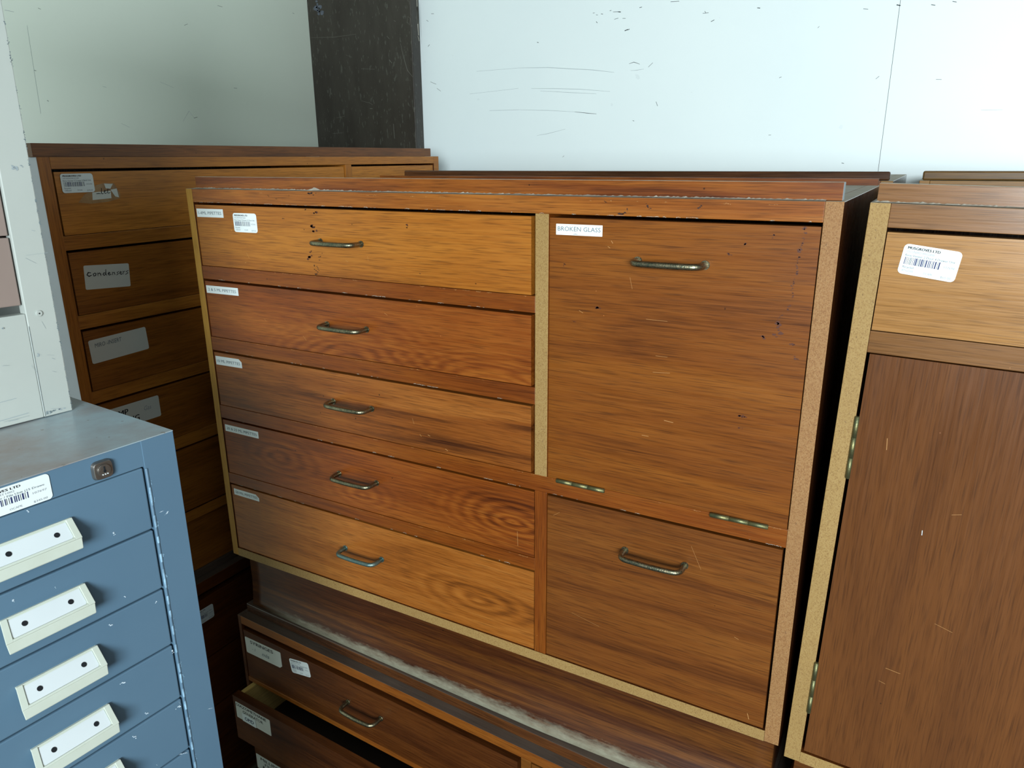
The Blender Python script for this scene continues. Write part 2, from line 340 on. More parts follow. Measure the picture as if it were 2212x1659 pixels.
def rrect(w, h, r, cut=None):
    pts = []
    for cx, cy, a0, k in ((r, r, 180, 'bl'), (w-r, r, 270, 'br'), (w-r, h-r, 0, 'tr'), (r, h-r, 90, 'tl')):
        if cut and k in cut:
            c = cut[k]
            if k == 'tr': pts += [(w, h-c), (w-c*1.3, h)]
            if k == 'br': pts += [(w-c*1.3, 0), (w, c)]
            continue
        for i in range(5):
            a = R(a0+90*i/4); pts.append((cx+r*math.cos(a), cy+r*math.sin(a)))
    return pts
class Lab:
    """a sticker lying on a front that faces -y of its cabinet: local u to the right, v up"""
    def __init__(s, x, z, y, w, h, ang=0.0, r=.0006, cut=None, mats=('paper', 'ink'), skew=0.0):
        s.bm = BM(); s.mats = [M[k] for k in mats]
        ca, sa = math.cos(R(ang)), math.sin(R(ang)); e = .0004
        s.to3 = lambda u, v: (x+(u+skew*v)*ca-v*sa, y-e-.00025, z+(u+skew*v)*sa+v*ca)
        pts = rrect(w, h, r, cut)
        lo = [s.bm.verts.new((x+(u+skew*v)*ca-v*sa, y+.0002, z+(u+skew*v)*sa+v*ca)) for u, v in pts]
        hi = [s.bm.verts.new((x+(u+skew*v)*ca-v*sa, y-e, z+(u+skew*v)*sa+v*ca)) for u, v in pts]
        s.bm.faces.new(hi)
        for i in range(len(pts)): s.bm.faces.new((lo[i], lo[(i+1) % len(pts)], hi[(i+1) % len(pts)], hi[i]))
        s.w, s.h = w, h
    def t(s, str_, u, v, h, mi=1, width=None, bold=False, shear=0.0): put_text(s.bm, str_, u, v, h, s.to3, mi, width, bold, shear); return s
    def line(s, pts, w, mi=1): stroke(s.bm, pts, w, s.to3, mi); return s
    def done(s, name, parent): return obj(name, s.bm, s.mats, parent)
def price_sticker(parent, x, z, y, w, h, ang, code, desc, size, num, price, seed, skew=0.0):
    """dealer's price sticker with name, code, bar code and price"""
    L = Lab(x, z, y, w, h, ang, r=h*.14, mats=('paper', 'ink', 'ink_faint', 'ink_blue', 'ink_label'), skew=skew)
    for k in range(3): L.t('MUSGROVES LTD', w*.07+k*w*.0022, h*.84, h*.085, 1, width=w*.56)
    L.t(code, w*.07, h*.72, h*.075, 2, width=w*.48)
    L.t(desc, w*.06, h*.60, h*.075, 4, width=w*.86)
    rr = random.Random(seed); u = w*.07
    while u < w*.70:
        bw = rr.choice((.006, .006, .012, .02))*w
        quad(L.bm, [L.to3(u, h*.33), L.to3(u+bw, h*.33), L.to3(u+bw, h*.57), L.to3(u, h*.57)], 3 if bw > .01*w else 1)
        u += bw + rr.choice((.010, .016, .022))*w
    L.t(num, w*.76, h*.40, h*.075, 2, width=w*.18)
    L.t('Recycled', w*.07, h*.21, h*.075, 4, width=w*.19)
    L.t(size, w*.07, h*.09, h*.075, 2, width=w*.2)
    L.t('OCAPK', w*.45, h*.09, h*.075, 2, width=w*.16)
    L.t(price, w*.75, h*.07, h*.075, 2, width=w*.18)
    return L.done('price_sticker', parent)

def bow_handle(parent, x0, x1, z, y, drop=.0, proj=.030, r=.0043, mat='bronze'):
    """bent rod pull: two legs into the front, bar bowing between them"""
    bm = BM(); pts = []; rb = .013
    pts.append((x0, y+.001, z))
    pts.append((x0, y-proj+rb, z-drop*.6))
    for i in range(1, 6):
        a = R(90*i/5); pts.append((x0+rb-rb*math.cos(a), y-proj+rb-rb*math.sin(a), z-drop*.6-drop*.2*i/5))
    n = 6
    for i in range(1, n):
        t = i/n; pts.append((x0+rb+(x1-x0-2*rb)*t, y-proj-.0015*math.sin(math.pi*t), z-drop*(.8+.2*math.sin(math.pi*t))))
    for i in range(0, 6):
        a = R(90*i/5); pts.append((x1-rb+rb*math.sin(a), y-proj+rb-rb*math.cos(a), z-drop*.8+drop*.2*i/5))
    pts.append((x1, y+.001, z))
    tube(bm, pts, r, 12)
    for x in (x0, x1):          # small collars where the legs meet the wood
        tube(bm, [(x, y+.0005, z), (x, y-.0022, z)], r*1.35, 12)
    return obj('handle', bm, M[mat], parent)

def hinge(parent, p0, p1, r=.0036):
    """butt hinge knuckle with its two narrow leaves, lying along p0-p1"""
    bm = BM(); p0 = Vector(p0); p1 = Vector(p1); d = p1-p0
    for i in range(3):
        tube(bm, [p0+d*(i/3+.0008), p0+d*((i+1)/3-.0008)], r, 10)
    tube(bm, [p0-d*.01, p1+d*.01], r*.92, 8)
    return obj('hinge', bm, M['brass'], parent)
def front_panel(parent, name, x0, x1, z0, z1, mat, y=.0025, th=.019, bevel=.0012, stains=()):
    bm = BM(); box(bm, x0, x1, y, y+th, z0, z1)
    mats = [M[mat]]
    for mname, lst in stains:
        mats.append(M[mname]); rr = random.Random(len(lst))
        for w, pts in lst:
            (blotch(bm, [(a, b+T) for a, b in pts], w*1.35, lambda u, v: (u, y-.0003, v), len(mats)-1, rr) if mname.startswith('stain')
             else stroke(bm, [(a, b+T) for a, b in pts], w*.75, lambda u, v: (u, y-.0003, v), len(mats)-1))
    return obj(name, bm, mats, parent)

# ------------------------------------------------------------------ marks worn into the surfaces (metres, heights from T)
CAMV = (1590.919257, -0.297100, 0.513866, 0.006847, 1.297997, -0.994235, 0.052415)
SKY = 0.4
PDOOR = 338
PROOF = 13
EXPO = 0.0
WB =[(0.0012,[(0.003,0.344),(0.113,0.339),(0.277,0.322),(0.348,0.311)]),(0.001,[(0.052,0.277),(0.135,0.273),(0.229,0.267),(0.336,0.255)]),(0.001,[(0.087,0.268),(0.200,0.258),(0.289,0.250)]),(0.0016,[(0.214,0.198),(0.256,0.193),(0.291,0.189)]),(0.001,[(0.002,0.212),(0.114,0.206),(0.214,0.198)]),(0.0016,[(0.398,0.333),(0.413,0.337),(0.432,0.330)]),(0.001,[(0.404,0.313),(0.424,0.313),(0.446,0.315)]),(0.0022,[(0.491,0.218),(0.496,0.206)]),(0.001,[(0.075,0.127),(0.115,0.132),(0.180,0.145)]),(0.0045,[(0.380,0.429),(0.388,0.431)]),(0.003,[(0.394,0.432),(0.389,0.430)]),(0.003,[(0.647,0.432),(0.655,0.435)]),(0.0035,[(0.777,0.456),(0.783,0.455)]),(0.003,[(0.425,0.489),(0.431,0.490)]),(0.003,[(0.074,0.418),(0.078,0.417)]),(0.0025,[(0.417,0.165),(0.421,0.164)]),(0.0025,[(0.328,0.489),(0.332,0.490)]),(0.002,[(0.271,0.488),(0.276,0.488)]),(0.002,[(0.282,0.482),(0.287,0.481)]),(0.0025,[(0.299,0.483),(0.304,0.482)]),(0.002,[(0.339,0.485),(0.363,0.484)]),(0.003,[(0.355,0.484),(0.363,0.482)]),(0.002,[(0.344,0.464),(0.356,0.466)]),(0.002,[(0.371,0.464),(0.380,0.463)]),(0.003,[(0.283,0.462),(0.286,0.459)]),(0.0018,[(0.461,0.320),(0.474,0.331)]),(0.002,[(0.626,0.461),(0.630,0.456)]),(0.002,[(0.621,0.456),(0.637,0.456)]),(0.0022,[(0.522,0.496),(0.547,0.495)]),(0.0018,[(0.839,0.113),(0.845,0.113)]),(0.0016,[(0.172,0.056),(0.177,0.060)]),(0.0025,[(-0.359,0.442),(-0.365,0.437)]),(0.0018,[(-0.360,0.319),(-0.336,0.310)]),(0.0018,[(-0.333,0.296),(-0.317,0.286)]),(0.0022,[(-0.367,0.522),(-0.361,0.518)]),(0.002,[(-0.346,0.541),(-0.336,0.540)]),(0.001,[(-0.163,0.343),(0.003,0.344)]),(0.001,[(-0.193,0.271),(0.002,0.280)]),(0.0014,[(-0.113,0.213),(0.002,0.212)]),(0.0045,[(1.134,0.430),(1.141,0.428)]),(0.002,[(1.054,0.428),(1.065,0.426)]),(0.0028,[(1.214,0.423),(1.222,0.421)]),(0.0025,[(1.261,0.426),(1.269,0.424)]),(0.0018,[(1.106,0.252),(1.113,0.258)]),(0.002,[(0.854,0.268),(0.859,0.270)]),(0.0025,[(1.046,0.034),(1.051,0.033)]),(0.0016,[(1.250,0.243),(1.262,0.242)]),(0.001,[(1.363,0.164),(1.409,0.163)]),(0.0018,[(0.944,0.391),(0.947,0.394)]),]
JOINT =[(0.002,[(1.138,0.441),(1.146,-0.019)]),]
WL =[(0.002,[(0.890,0.545),(0.909,0.544)]),(0.002,[(0.749,0.466),(0.762,0.472)]),(0.0025,[(0.742,0.187),(0.755,0.190)]),(0.001,[(0.698,0.175),(0.726,0.208),(0.742,0.188)]),(0.0025,[(0.270,0.214),(0.273,0.212)]),(0.001,[(0.632,0.289),(0.679,0.276)]),(0.0012,[(0.480,0.161),(0.505,0.151)]),(0.002,[(0.290,0.447),(0.296,0.445)]),(0.0025,[(0.250,0.289),(0.254,0.288)]),(0.0025,[(1.232,0.573),(1.239,0.571)]),(0.002,[(0.921,0.292),(0.934,0.292)]),(0.0018,[(0.202,0.429),(0.224,0.428)]),(0.0014,[(0.252,0.399),(0.246,0.179)]),(0.0015,[(0.439,0.262),(0.450,0.260)]),]
PO =[(0.001,[(-0.873,0.498),(-0.756,0.491),(-0.651,0.493)]),(0.001,[(-0.651,0.493),(-0.652,0.476)]),(0.0012,[(-0.636,0.375),(-0.573,0.369)]),(0.001,[(-0.646,0.264),(-0.604,0.254),(-0.591,0.247)]),(0.001,[(-0.705,0.426),(-0.677,0.417)]),(0.003,[(-0.503,0.397),(-0.493,0.386)]),(0.0015,[(-0.449,0.447),(-0.439,0.404),(-0.424,0.357),(-0.402,0.334)]),(0.0012,[(-0.773,0.207),(-0.731,0.212)]),(0.0014,[(-0.797,0.150),(-0.743,0.152)]),(0.003,[(-0.499,0.177),(-0.497,0.127)]),(0.002,[(-0.508,0.475),(-0.498,0.466)]),(0.001,[(-0.659,0.206),(-0.661,0.183)]),(0.002,[(-0.473,0.523),(-0.466,0.520)]),(0.001,[(-0.413,0.531),(-0.416,0.513),(-0.405,0.503),(-0.401,0.523),(-0.411,0.531)]),(0.003,[(-0.605,0.235),(-0.594,0.234)]),(0.0012,[(-0.720,0.174),(-0.722,0.153)]),]
POSM =[(0.01,[(-0.829,0.623),(-0.828,0.584)]),(0.02,[(-0.844,0.597),(-0.805,0.578)]),]
POCHIP =[(0.004,[(-0.370,0.579),(-0.370,0.524),(-0.369,0.468)]),(0.006,[(-0.370,0.557),(-0.369,0.505)]),(0.003,[(-0.371,0.464),(-0.367,0.449)]),]
DOORSTAIN =[(0.003,[(1.157,-0.032),(1.159,-0.040)]),(0.0018,[(1.158,-0.045),(1.156,-0.057)]),(0.004,[(1.153,-0.059),(1.155,-0.064)]),(0.0025,[(1.155,-0.067),(1.153,-0.081),(1.153,-0.092)]),(0.0018,[(1.151,-0.097),(1.150,-0.113),(1.152,-0.124)]),(0.0022,[(1.149,-0.131),(1.146,-0.138)]),(0.0014,[(1.142,-0.144),(1.136,-0.152)]),(0.0045,[(1.136,-0.154),(1.137,-0.167)]),(0.006,[(1.134,-0.173),(1.140,-0.174)]),(0.0035,[(1.119,-0.175),(1.121,-0.179)]),(0.004,[(1.154,-0.181),(1.159,-0.185)]),(0.003,[(1.162,-0.200),(1.164,-0.202)]),(0.003,[(1.120,-0.043),(1.122,-0.047)]),(0.0025,[(1.085,-0.056),(1.087,-0.057)]),(0.003,[(1.066,-0.070),(1.069,-0.071)]),(0.0045,[(0.877,-0.160),(0.886,-0.160)]),(0.0025,[(0.826,-0.099),(0.828,-0.098)]),(0.0016,[(0.841,-0.183),(0.847,-0.184)]),(0.004,[(1.098,-0.292),(1.108,-0.294)]),(0.0025,[(1.098,-0.310),(1.103,-0.309)]),]
DOORLIGHT =[(0.0012,[(0.971,-0.246),(0.996,-0.244)]),(0.001,[(0.974,-0.221),(0.991,-0.221)]),(0.0014,[(0.852,-0.166),(0.858,-0.169)]),(0.001,[(0.957,-0.169),(0.988,-0.169)]),(0.002,[(0.992,-0.317),(1.005,-0.318)]),(0.0016,[(0.959,-0.346),(0.969,-0.346)]),(0.002,[(0.900,-0.061),(0.902,-0.064)]),(0.0016,[(0.895,-0.069),(0.898,-0.071)]),(0.001,[(0.930,-0.111),(0.934,-0.127)]),]
D1RED =[(0.0045,[(0.332,-0.037),(0.340,-0.036)]),(0.005,[(0.325,-0.062),(0.331,-0.062)]),(0.005,[(0.322,-0.070),(0.335,-0.069)]),(0.003,[(0.317,-0.107),(0.323,-0.106)]),(0.006,[(0.307,-0.117),(0.320,-0.116)]),(0.004,[(0.537,-0.051),(0.538,-0.057)]),]
D1DARK =[(0.002,[(0.335,-0.115),(0.341,-0.115)]),(0.002,[(0.336,-0.120),(0.339,-0.122)]),(0.002,[(0.330,-0.133),(0.334,-0.140)]),(0.002,[(0.323,-0.138),(0.332,-0.143)]),(0.003,[(0.322,-0.147),(0.330,-0.147)]),(0.0015,[(0.324,-0.131),(0.325,-0.133)]),(0.002,[(0.312,-0.032),(0.315,-0.033)]),(0.002,[(0.255,-0.050),(0.258,-0.051)]),(0.0015,[(0.559,-0.130),(0.562,-0.131)]),]
TOPDARK =[(0.007,[(0.327,-0.006),(0.341,-0.005)]),(0.002,[(0.225,-0.008),(0.228,-0.011)]),(0.002,[(0.245,-0.015),(0.248,-0.015)]),(0.0012,[(0.279,-0.007),(0.278,-0.012)]),(0.005,[(0.911,-0.023),(0.923,-0.022)]),(0.003,[(1.023,-0.012),(1.026,-0.009)]),(0.002,[(0.888,-0.006),(0.892,-0.007)]),(0.0025,[(0.921,-0.015),(0.923,-0.019)]),(0.004,[(0.950,-0.007),(0.955,-0.016)]),]
BLUECHIP =[(0.0025,[(-0.086,-0.342),(-0.085,-0.346)]),(0.002,[(-0.155,-0.375),(-0.154,-0.377)]),(0.0025,[(-0.193,-0.369),(-0.193,-0.372)]),(0.003,[(-0.108,-0.449),(-0.106,-0.451)]),(0.004,[(-0.108,-0.527),(-0.106,-0.529)]),(0.003,[(-0.087,-0.585),(-0.085,-0.588)]),(0.004,[(-0.050,-0.605),(-0.045,-0.604)]),(0.002,[(-0.046,-0.598),(-0.045,-0.601)]),(0.003,[(-0.106,-0.605),(-0.103,-0.609)]),(0.002,[(-0.087,-0.663),(-0.085,-0.665)]),(0.0022,[(-0.053,-0.449),(-0.052,-0.450)]),(0.0025,[(-0.043,-0.523),(-0.042,-0.528)]),(0.0012,[(-0.032,-0.341),(-0.026,-0.341)]),(0.0018,[(-0.025,-0.347),(-0.021,-0.344)]),(0.0016,[(-0.164,-0.282),(-0.163,-0.285)]),(0.0016,[(-0.087,-0.423),(-0.086,-0.425)]),(0.001,[(-0.010,-0.635),(-0.003,-0.638)]),(0.0015,[(-0.057,-0.671),(-0.045,-0.677)]),]
WHITESCUFF =[(0.0012,[(-0.095,-0.175),(-0.089,-0.176)]),(0.001,[(-0.065,-0.181),(-0.061,-0.190)]),(0.001,[(-0.045,-0.131),(-0.042,-0.140)]),(0.001,[(-0.046,-0.172),(-0.038,-0.174)]),(0.0012,[(-0.041,-0.177),(-0.038,-0.179)]),(0.001,[(-0.105,-0.241),(-0.078,-0.241)]),(0.0014,[(-0.100,-0.242),(-0.090,-0.242)]),(0.001,[(-0.052,-0.239),(-0.039,-0.242)]),(0.0012,[(-0.043,-0.193),(-0.039,-0.195)]),(0.0025,[(-0.087,-0.131),(-0.087,-0.133)]),(0.005,[(-0.047,0.048),(-0.043,0.043)]),(0.003,[(-0.038,0.047),(-0.036,0.047)]),(0.001,[(-0.050,-0.055),(-0.040,-0.062)]),(0.0008,[(-0.049,-0.052),(-0.025,-0.051)]),(0.0018,[(-0.038,-0.024),(-0.035,-0.025)]),(0.004,[(-0.058,-0.241),(-0.053,-0.244)]),(0.003,[(-0.056,-0.167),(-0.054,-0.172)]),]

SCR1 = [(.0012,[(.150,-.118),(.156,-.128)]),(.0018,[(.143,-.137),(.146,-.137)]),(.0010,[(.45,-.108),(.451,-.116)]),(.0012,[(.40,-.118),(.405,-.120)])]
SCR2 = [(.0010,[(.28,-.268),(.287,-.276)]),(.0010,[(.18,-.245),(.184,-.249)]),(.0012,[(.48,-.205),(.486,-.208)])]
SCR3 = [(.0012,[(.530,-.392),(.533,-.402)]),(.0022,[(.563,-.418),(.567,-.419)]),(.0025,[(.60,-.438),(.604,-.440)]),(.0018,[(.545,-.42),(.548,-.423)])]
SCR4 = [(.0014,[(.744,-.563),(.745,-.590)]),(.0012,[(.60,-.59),(.603,-.592)])]
SCR6 = [(.0008,[(1.045,-.510),(1.062,-.545)]),(.0008,[(.813,-.515),(.824,-.507)]),(.0014,[(1.120,-.644),(1.126,-.646)]),(.0022,[(1.150,-.772),(1.153,-.781)]),(.0008,[(.85,-.69),(.90,-.70)])]
SCR7 = [(.0009,[(.155,-.532),(.176,-.538)]),(.0013,[(.110,-.62),(.128,-.622)]),(.0010,[(.148,-.375),(.158,-.372)]),(.0010,[(.105,-.643),(.113,-.645)]),(.0016,[(.062,-.290),(.0635,-.305)])]
CHIP7 = [(.0018,[(.1200,-.405),(.1205,-.411)])]


# ------------------------------------------------------------------ the room
XL, YB, XR, YF, HC = -.88, 1.36, 4.6, -3.8, 3.0
def up(lst): return [(w, [(a, b+T) for a, b in p]) for w, p in lst]
bm = BM(); box(bm, XL-.12, XR+.12, YB, YB+.12, 0, HC)
for w, p in up(WB): stroke(bm, p, w, lambda u, v: (u, YB-.0004, v), 2 if w < .0015 else 1)
for w, p in up(JOINT):
    (x0, z0), (x1, z1) = p
    stroke(bm, [(x0, HC-.01), (x1, .02)], .0016, lambda u, v: (u, YB-.0004, v), 3)
struct(obj('wall_back', bm, [M['wallpaint'], M['scuff'], M['scuff_faint'], M['hole']]))
bm = BM(); box(bm, XL-.12, XL, YF-.12, YB, 0, HC)
for w, p in up(WL): stroke(bm, p, w*.8, lambda u, v: (XL+.0004, u, v), 2 if w < .0019 else 1)
struct(obj('wall_left', bm, [M['wallpaint_left'], M['scuff'], M['scuff_faint']]))
bm = BM(); box(bm, XR, XR+.12, YF-.12, YB, 0, HC); struct(obj('wall_right', bm, M['wall_dim']))
bm = BM(); box(bm, XL-.12, XR+.12, YF-.12, YB+.12, -.12, 0); struct(obj('floor', bm, M['concrete']))
bm = BM(); box(bm, XL-.12, XR+.12, YF-.12, YB+.12, HC, HC+.12); struct(obj('ceiling', bm, M['ceiling']))
DX0, DX1, DZ0, DZ1 = 1.85, 3.75, 1.5, 2.6      # the big window behind the photographer
bm = BM(); box(bm, XL, DX0, YF-.12, YF, 0, HC); box(bm, DX1, XR, YF-.12, YF, 0, HC); box(bm, DX0, DX1, YF-.12, YF, DZ1, HC); box(bm, DX0, DX1, YF-.12, YF, 0, DZ0)
struct(obj('wall_front', bm, M['wall_dim']))
bm = BM(); box(bm, XL, -.398, 1.31, YB, 0, HC)
for w, p in up(PO): stroke(bm, p, w, lambda u, v: (u, 1.31-.0004, v), 3)
rr = random.Random(3)
for w, p in up(POSM): blotch(bm, p, w*1.2, lambda u, v: (u, 1.31-.0004, v), 2, rr)
for w, p in up(POCHIP): stroke(bm, p, w, lambda u, v: (u, 1.31-.0005, v), 1)
struct(obj('trim_1', bm, [M['post'], M['postchip'], M['smear'], M['postscratch']], bevel=.003))

# ------------------------------------------------------------------ shared cabinet shell
def shell(root, W, D, zt, zb, stile_l=.0176, stile_r=.0218, bottom=.0195, top=.018, side='side', edge_l='edge_yellow', edge_r='chip_red',
          edge_b='chip', topmat='dusty_top', z_top_rail=.0258, rail='rail_amber'):
    """two side panels with raw front edges, top, bottom and back boards"""
    for nm, x0, x1, em in (('side_panel', 0, stile_l, edge_l), ('side_panel', W-stile_r, W, edge_r)):
        bm = BM(); f = box(bm, x0, x1, 0, D, zb, zt); f[0].material_index = 1; f[4].material_index = 2
        f[1 if x0 == 0 else 3].material_index = 3      # the face turned into the carcase
        obj(nm, bm, [M[side], M[em], M[topmat], M['side']], root, .0008)
    bm = BM(); f = box(bm, stile_l, W-stile_r, .051, D, zt-top, zt); f[4].material_index = 1
    obj('top_panel', bm, [M[rail], M[topmat]], root)
    bm = BM(); f = box(bm, stile_l, W-stile_r, -.0004, D, zb, zb+bottom); f[0].material_index = 1
    obj('bottom_panel', bm, [M['side'], M[edge_b]], root)
    bm = BM(); box(bm, stile_l, W-stile_r, D-.008, D-.001, zb+bottom, zt-top); obj('back_panel', bm, M['side'], root)
def bar(root, name, x0, x1, z0, z1, mat, y0=0.0, depth=.05, bevel=.0008, extra=(), front=None):
    bm = BM(); f = box(bm, x0, x1, y0, y0+depth, z0, z1); mats = [M[mat]]
    if name == 'top_rail' and front is None: f[4].material_index = 1; mats.append(M['dark_top' if mat in ('lower_rail', 'bank_low') else 'dusty_top'])
    if front: f[0].material_index = 1; mats.append(M[front])
    for mname, lst in extra:
        mats.append(M[mname])
        rr = random.Random(5)
        for w, pts in lst:
            fn = (lambda *a: blotch(*a, rr))
            fn(bm, [(a, b+T) for a, b in pts], w, lambda u, v: (u, y0-.0003, v), len(mats)-1)
    return obj(name, bm, mats, root, bevel)
def dusty_ledge(root, x0, x1, y0, y1, z, seed, mat='dust'):
    """ragged line of settled dust along the foot of the top strip"""
    bm = BM(); rr = random.Random(seed); n = 420
    a = [bm.verts.new((x0+(x1-x0)*i/n, y0+rr.uniform(0, .0015), z+.0003)) for i in range(n+1)]
    b = [bm.verts.new((x0+(x1-x0)*i/n, y1, z+.0008+max(0, rr.gauss(.0004, .0005)) + .0022*max(0, math.sin(i*.031)*math.sin(i*.083+1))**2*max(0, 1-i/n*1.6) + (.0045*(1-abs(i/n-.27)/.012) if abs(i/n-.27) < .012 else 0))) for i in range(n+1)]
    for i in range(n): bm.faces.new((a[i], a[i+1], b[i+1], b[i]))
    return obj('dust_line', bm, M[mat], root)

def nicks(seed, x0, x1, z, n, w=.0011, up=1):
    """small pale chips along the edge of a board"""
    rr = random.Random(seed); out = []
    for _ in range(n):
        x = rr.uniform(x0, x1); l = abs(rr.gauss(0, .006))+.0015
        out.append((rr.uniform(.5, 1.3)*w, [(x, z+up*.0004), (x+l*.5, z+up*rr.uniform(.0004, .0012)), (x+l, z+up*.0004)]))
    return out
# ------------------------------------------------------------------ middle cabinet: five drawers, flap and deep drawer
LW = dict(base=T-.943)
MB = T-.942
c = thing('drawer_cabinet', 'wide honey-brown wooden drawer cabinet marked BROKEN GLASS, standing in the middle of the stacks', 'cabinet', (0, 0, MB))
W_, D_ = 1.2, .61
shell(c, W_, D_, T, T-.8096)
bar(c, 'top_rail', .0176, 1.1782, T-.0258, T-.0002, 'rail_amber', extra=(('stain_dark', TOPDARK), ('dust', nicks(1, .02, 1.17, -.0256, 60)), ('scratch', nicks(2, .02, 1.17, -.006, 16))))
bm = BM(); f = box(bm, .0165, 1.196, .012, .030, T+.0002, T+.0222); f[1].material_index = 1; f[4].material_index = 2
obj('top_strip', bm, [M['strip_red'], M['scuff_faint'], M['dust']], c, .0007)
bm = BM(); box(bm, .0165, 1.196, D_-.03, D_-.012, T, T+.012); obj('back_strip', bm, M['strip_red'], c)
dusty_ledge(c, .017, 1.178, .001, .0117, T+.0003, 3)
for z1, z0, m, x1 in ((-.1503, -.1768, 'rail_red', .7785), (-.2975, -.3261, 'rail_red', .7785), (-.4475, -.4762, 'rail_red', 1.1782), (-.6047, -.6289, 'rail_red', .7785)):
    bar(c, 'rail', .0176, x1, T+z0, T+z1, m, y0=.0008, extra=(('dust', nicks(z1, .02, x1-.01, z0+.0003, 22)), ('scratch', nicks(z0, .02, x1-.01, z1-.0004, 26, up=-1))))
bar(c, 'mullion', .7785, .8012, T-.4475, T-.0258, 'rail_red', depth=.3, front='chip')
bar(c, 'mullion', .7785, .8006, T-.7905, T-.4762, 'mullion', y0=.0006, depth=.3)
HX = (.3437, .4375)
def drw(zt, zb, x0, x1, mat, hz, hx=HX, stains=(), drop=.0, y=.0025, gap=.0048, hmat='bronze'):
    d = front_panel(c, 'drawer', x0, x1, T+zb+.0008, T+zt-gap, mat, y=y, stains=stains)
    h = bow_handle(d, hx[0], hx[1], T+hz, y, drop=drop, mat=hmat)
    if hmat == 'verdigris': h['label'] = 'handle tarnished blue-green'
    return d
dr = drw(-.0258, -.1503, .0185, .7705, 'drawer_amber', -.0876, stains=(('stain', D1RED), ('stain_dark', D1DARK), ('scratch', SCR1)))
LM = ('paper', 'ink_label')
Lab(.0217, T-.0541, .0025, .0755, .0160, .4, mats=LM).t('1-4ML PIPETTES', .0045, .0052, .0058, width=.066).done('label', dr)
price_sticker(dr, .1238, T-.0794, .0025, .0630, .0358, .3, '10CUNWD5RV2000', 'Rimu Veneer 5 Drawer & 2 Door Unit', '1200x920', '107694', '$295.00', 11)
dr = drw(-.1768, -.2975, .0185, .7705, 'drawer_cathedral', -.2388, stains=(('scratch', SCR2),))
Lab(.0210, T-.2057, .0025, .0930, .0154, .6, mats=LM).t('2 & 5 ML PIPETTES', .006, .0050, .0056, width=.081).done('label', dr)
dr = drw(-.3261, -.4475, .0185, .7705, 'drawer_streak', -.3887, stains=(('scratch', SCR3),))
Lab(.0221, T-.3574, .0025, .0775, .0185, 1.0, cut={'tr': .006}, mats=LM).t('10 ML PIPETTES', .004, .0058, .0058, width=.069).done('label', dr)
dr = drw(-.4762, -.6047, .0185, .7765, 'drawer_swirl', -.5385, stains=(('scratch', SCR4),))
Lab(.0241, T-.5060, .0025, .1005, .0150, 0, mats=LM).t('20 & 25 ML PIPETTES', .005, .0046, .0058, width=.091).done('label', dr)
dr = drw(-.6289, -.7901, .0185, .7765, 'drawer_warm', -.7033, hmat='verdigris')
Lab(.0264, T-.6560, .0025, .0775, .0145, 0, cut={'tr': .007}, mats=LM).t('50 ML PIPETTES', .005, .0044, .0056, width=.068).done('label', dr)
fl = front_panel(c, 'flap_door', .8018, 1.1768, T-.4488, T-.0312, 'door_brown', stains=(('stain', DOORSTAIN), ('scratch', DOORLIGHT)))
bow_handle(fl, .9408, 1.0362, T-.0868, .0025, r=.0047)
for a, b in ((.8202, .9023), (1.0705, 1.1514)): hinge(fl, (a, -.0012, T-.4492), (b, -.0012, T-.4492))
Lab(.8122, T-.0556, .0025, .0735, .0158, 0, mats=LM).t('BROKEN GLASS', .0028, .0060, .0062, width=.068).line([(.028, .0012), (.0315, .0022), (.035, .0012)], .0007).done('label', fl)
dr = drw(-.4762, -.7901, .8018, 1.1745, 'drawer_olive', -.5445, hx=(.9404, 1.0372), gap=.005, stains=(('scratch', SCR6),))
# bowed kicking board below, its dusty foot curling forward
bm = BM(); nx, nz = 40, 12; g = []
for i in range(nx+1):
    x = .030+(1.192-.030)*i/nx; row = []
    bow = .006+.032*min(1, max(0, (x-.05)/.75))**.8
    for j in range(nz+1):
        s = j/nz; y = .018-bow*max(0, (s-.45)/.55)**2
        row.append(bm.verts.new((x, y, T-.8098-.1315*s)))
    g.append(row)
for i in range(nx):
    for j in range(nz):
        f = bm.faces.new((g[i][j], g[i+1][j], g[i+1][j+1], g[i][j+1])); f.smooth = True
back = [[bm.verts.new((v[0].co.x, .034, z)) for z in (T-.8098, T-.9413)] for v in g]
for i in range(nx):
    bm.faces.new((back[i][0], back[i][1], back[i+1][1], back[i+1][0])); bm.faces.new((g[i][nz], g[i+1][nz], back[i+1][1], back[i][1])); bm.faces.new((g[i][0], back[i][0], back[i+1][0], g[i+1][0]))
for i in (0, nx): bm.faces.new([g[i][j] for j in range(nz+1)] + [back[i][1], back[i][0]])
obj('plinth', bm, M['plinth'], c)
for x0, x1 in ((.04, .058), (1.17, 1.188)):
    bm = BM(); box(bm, x0, x1, .034, .57, T-.9415, T-.8097); obj('plinth_side', bm, M['side'], c)

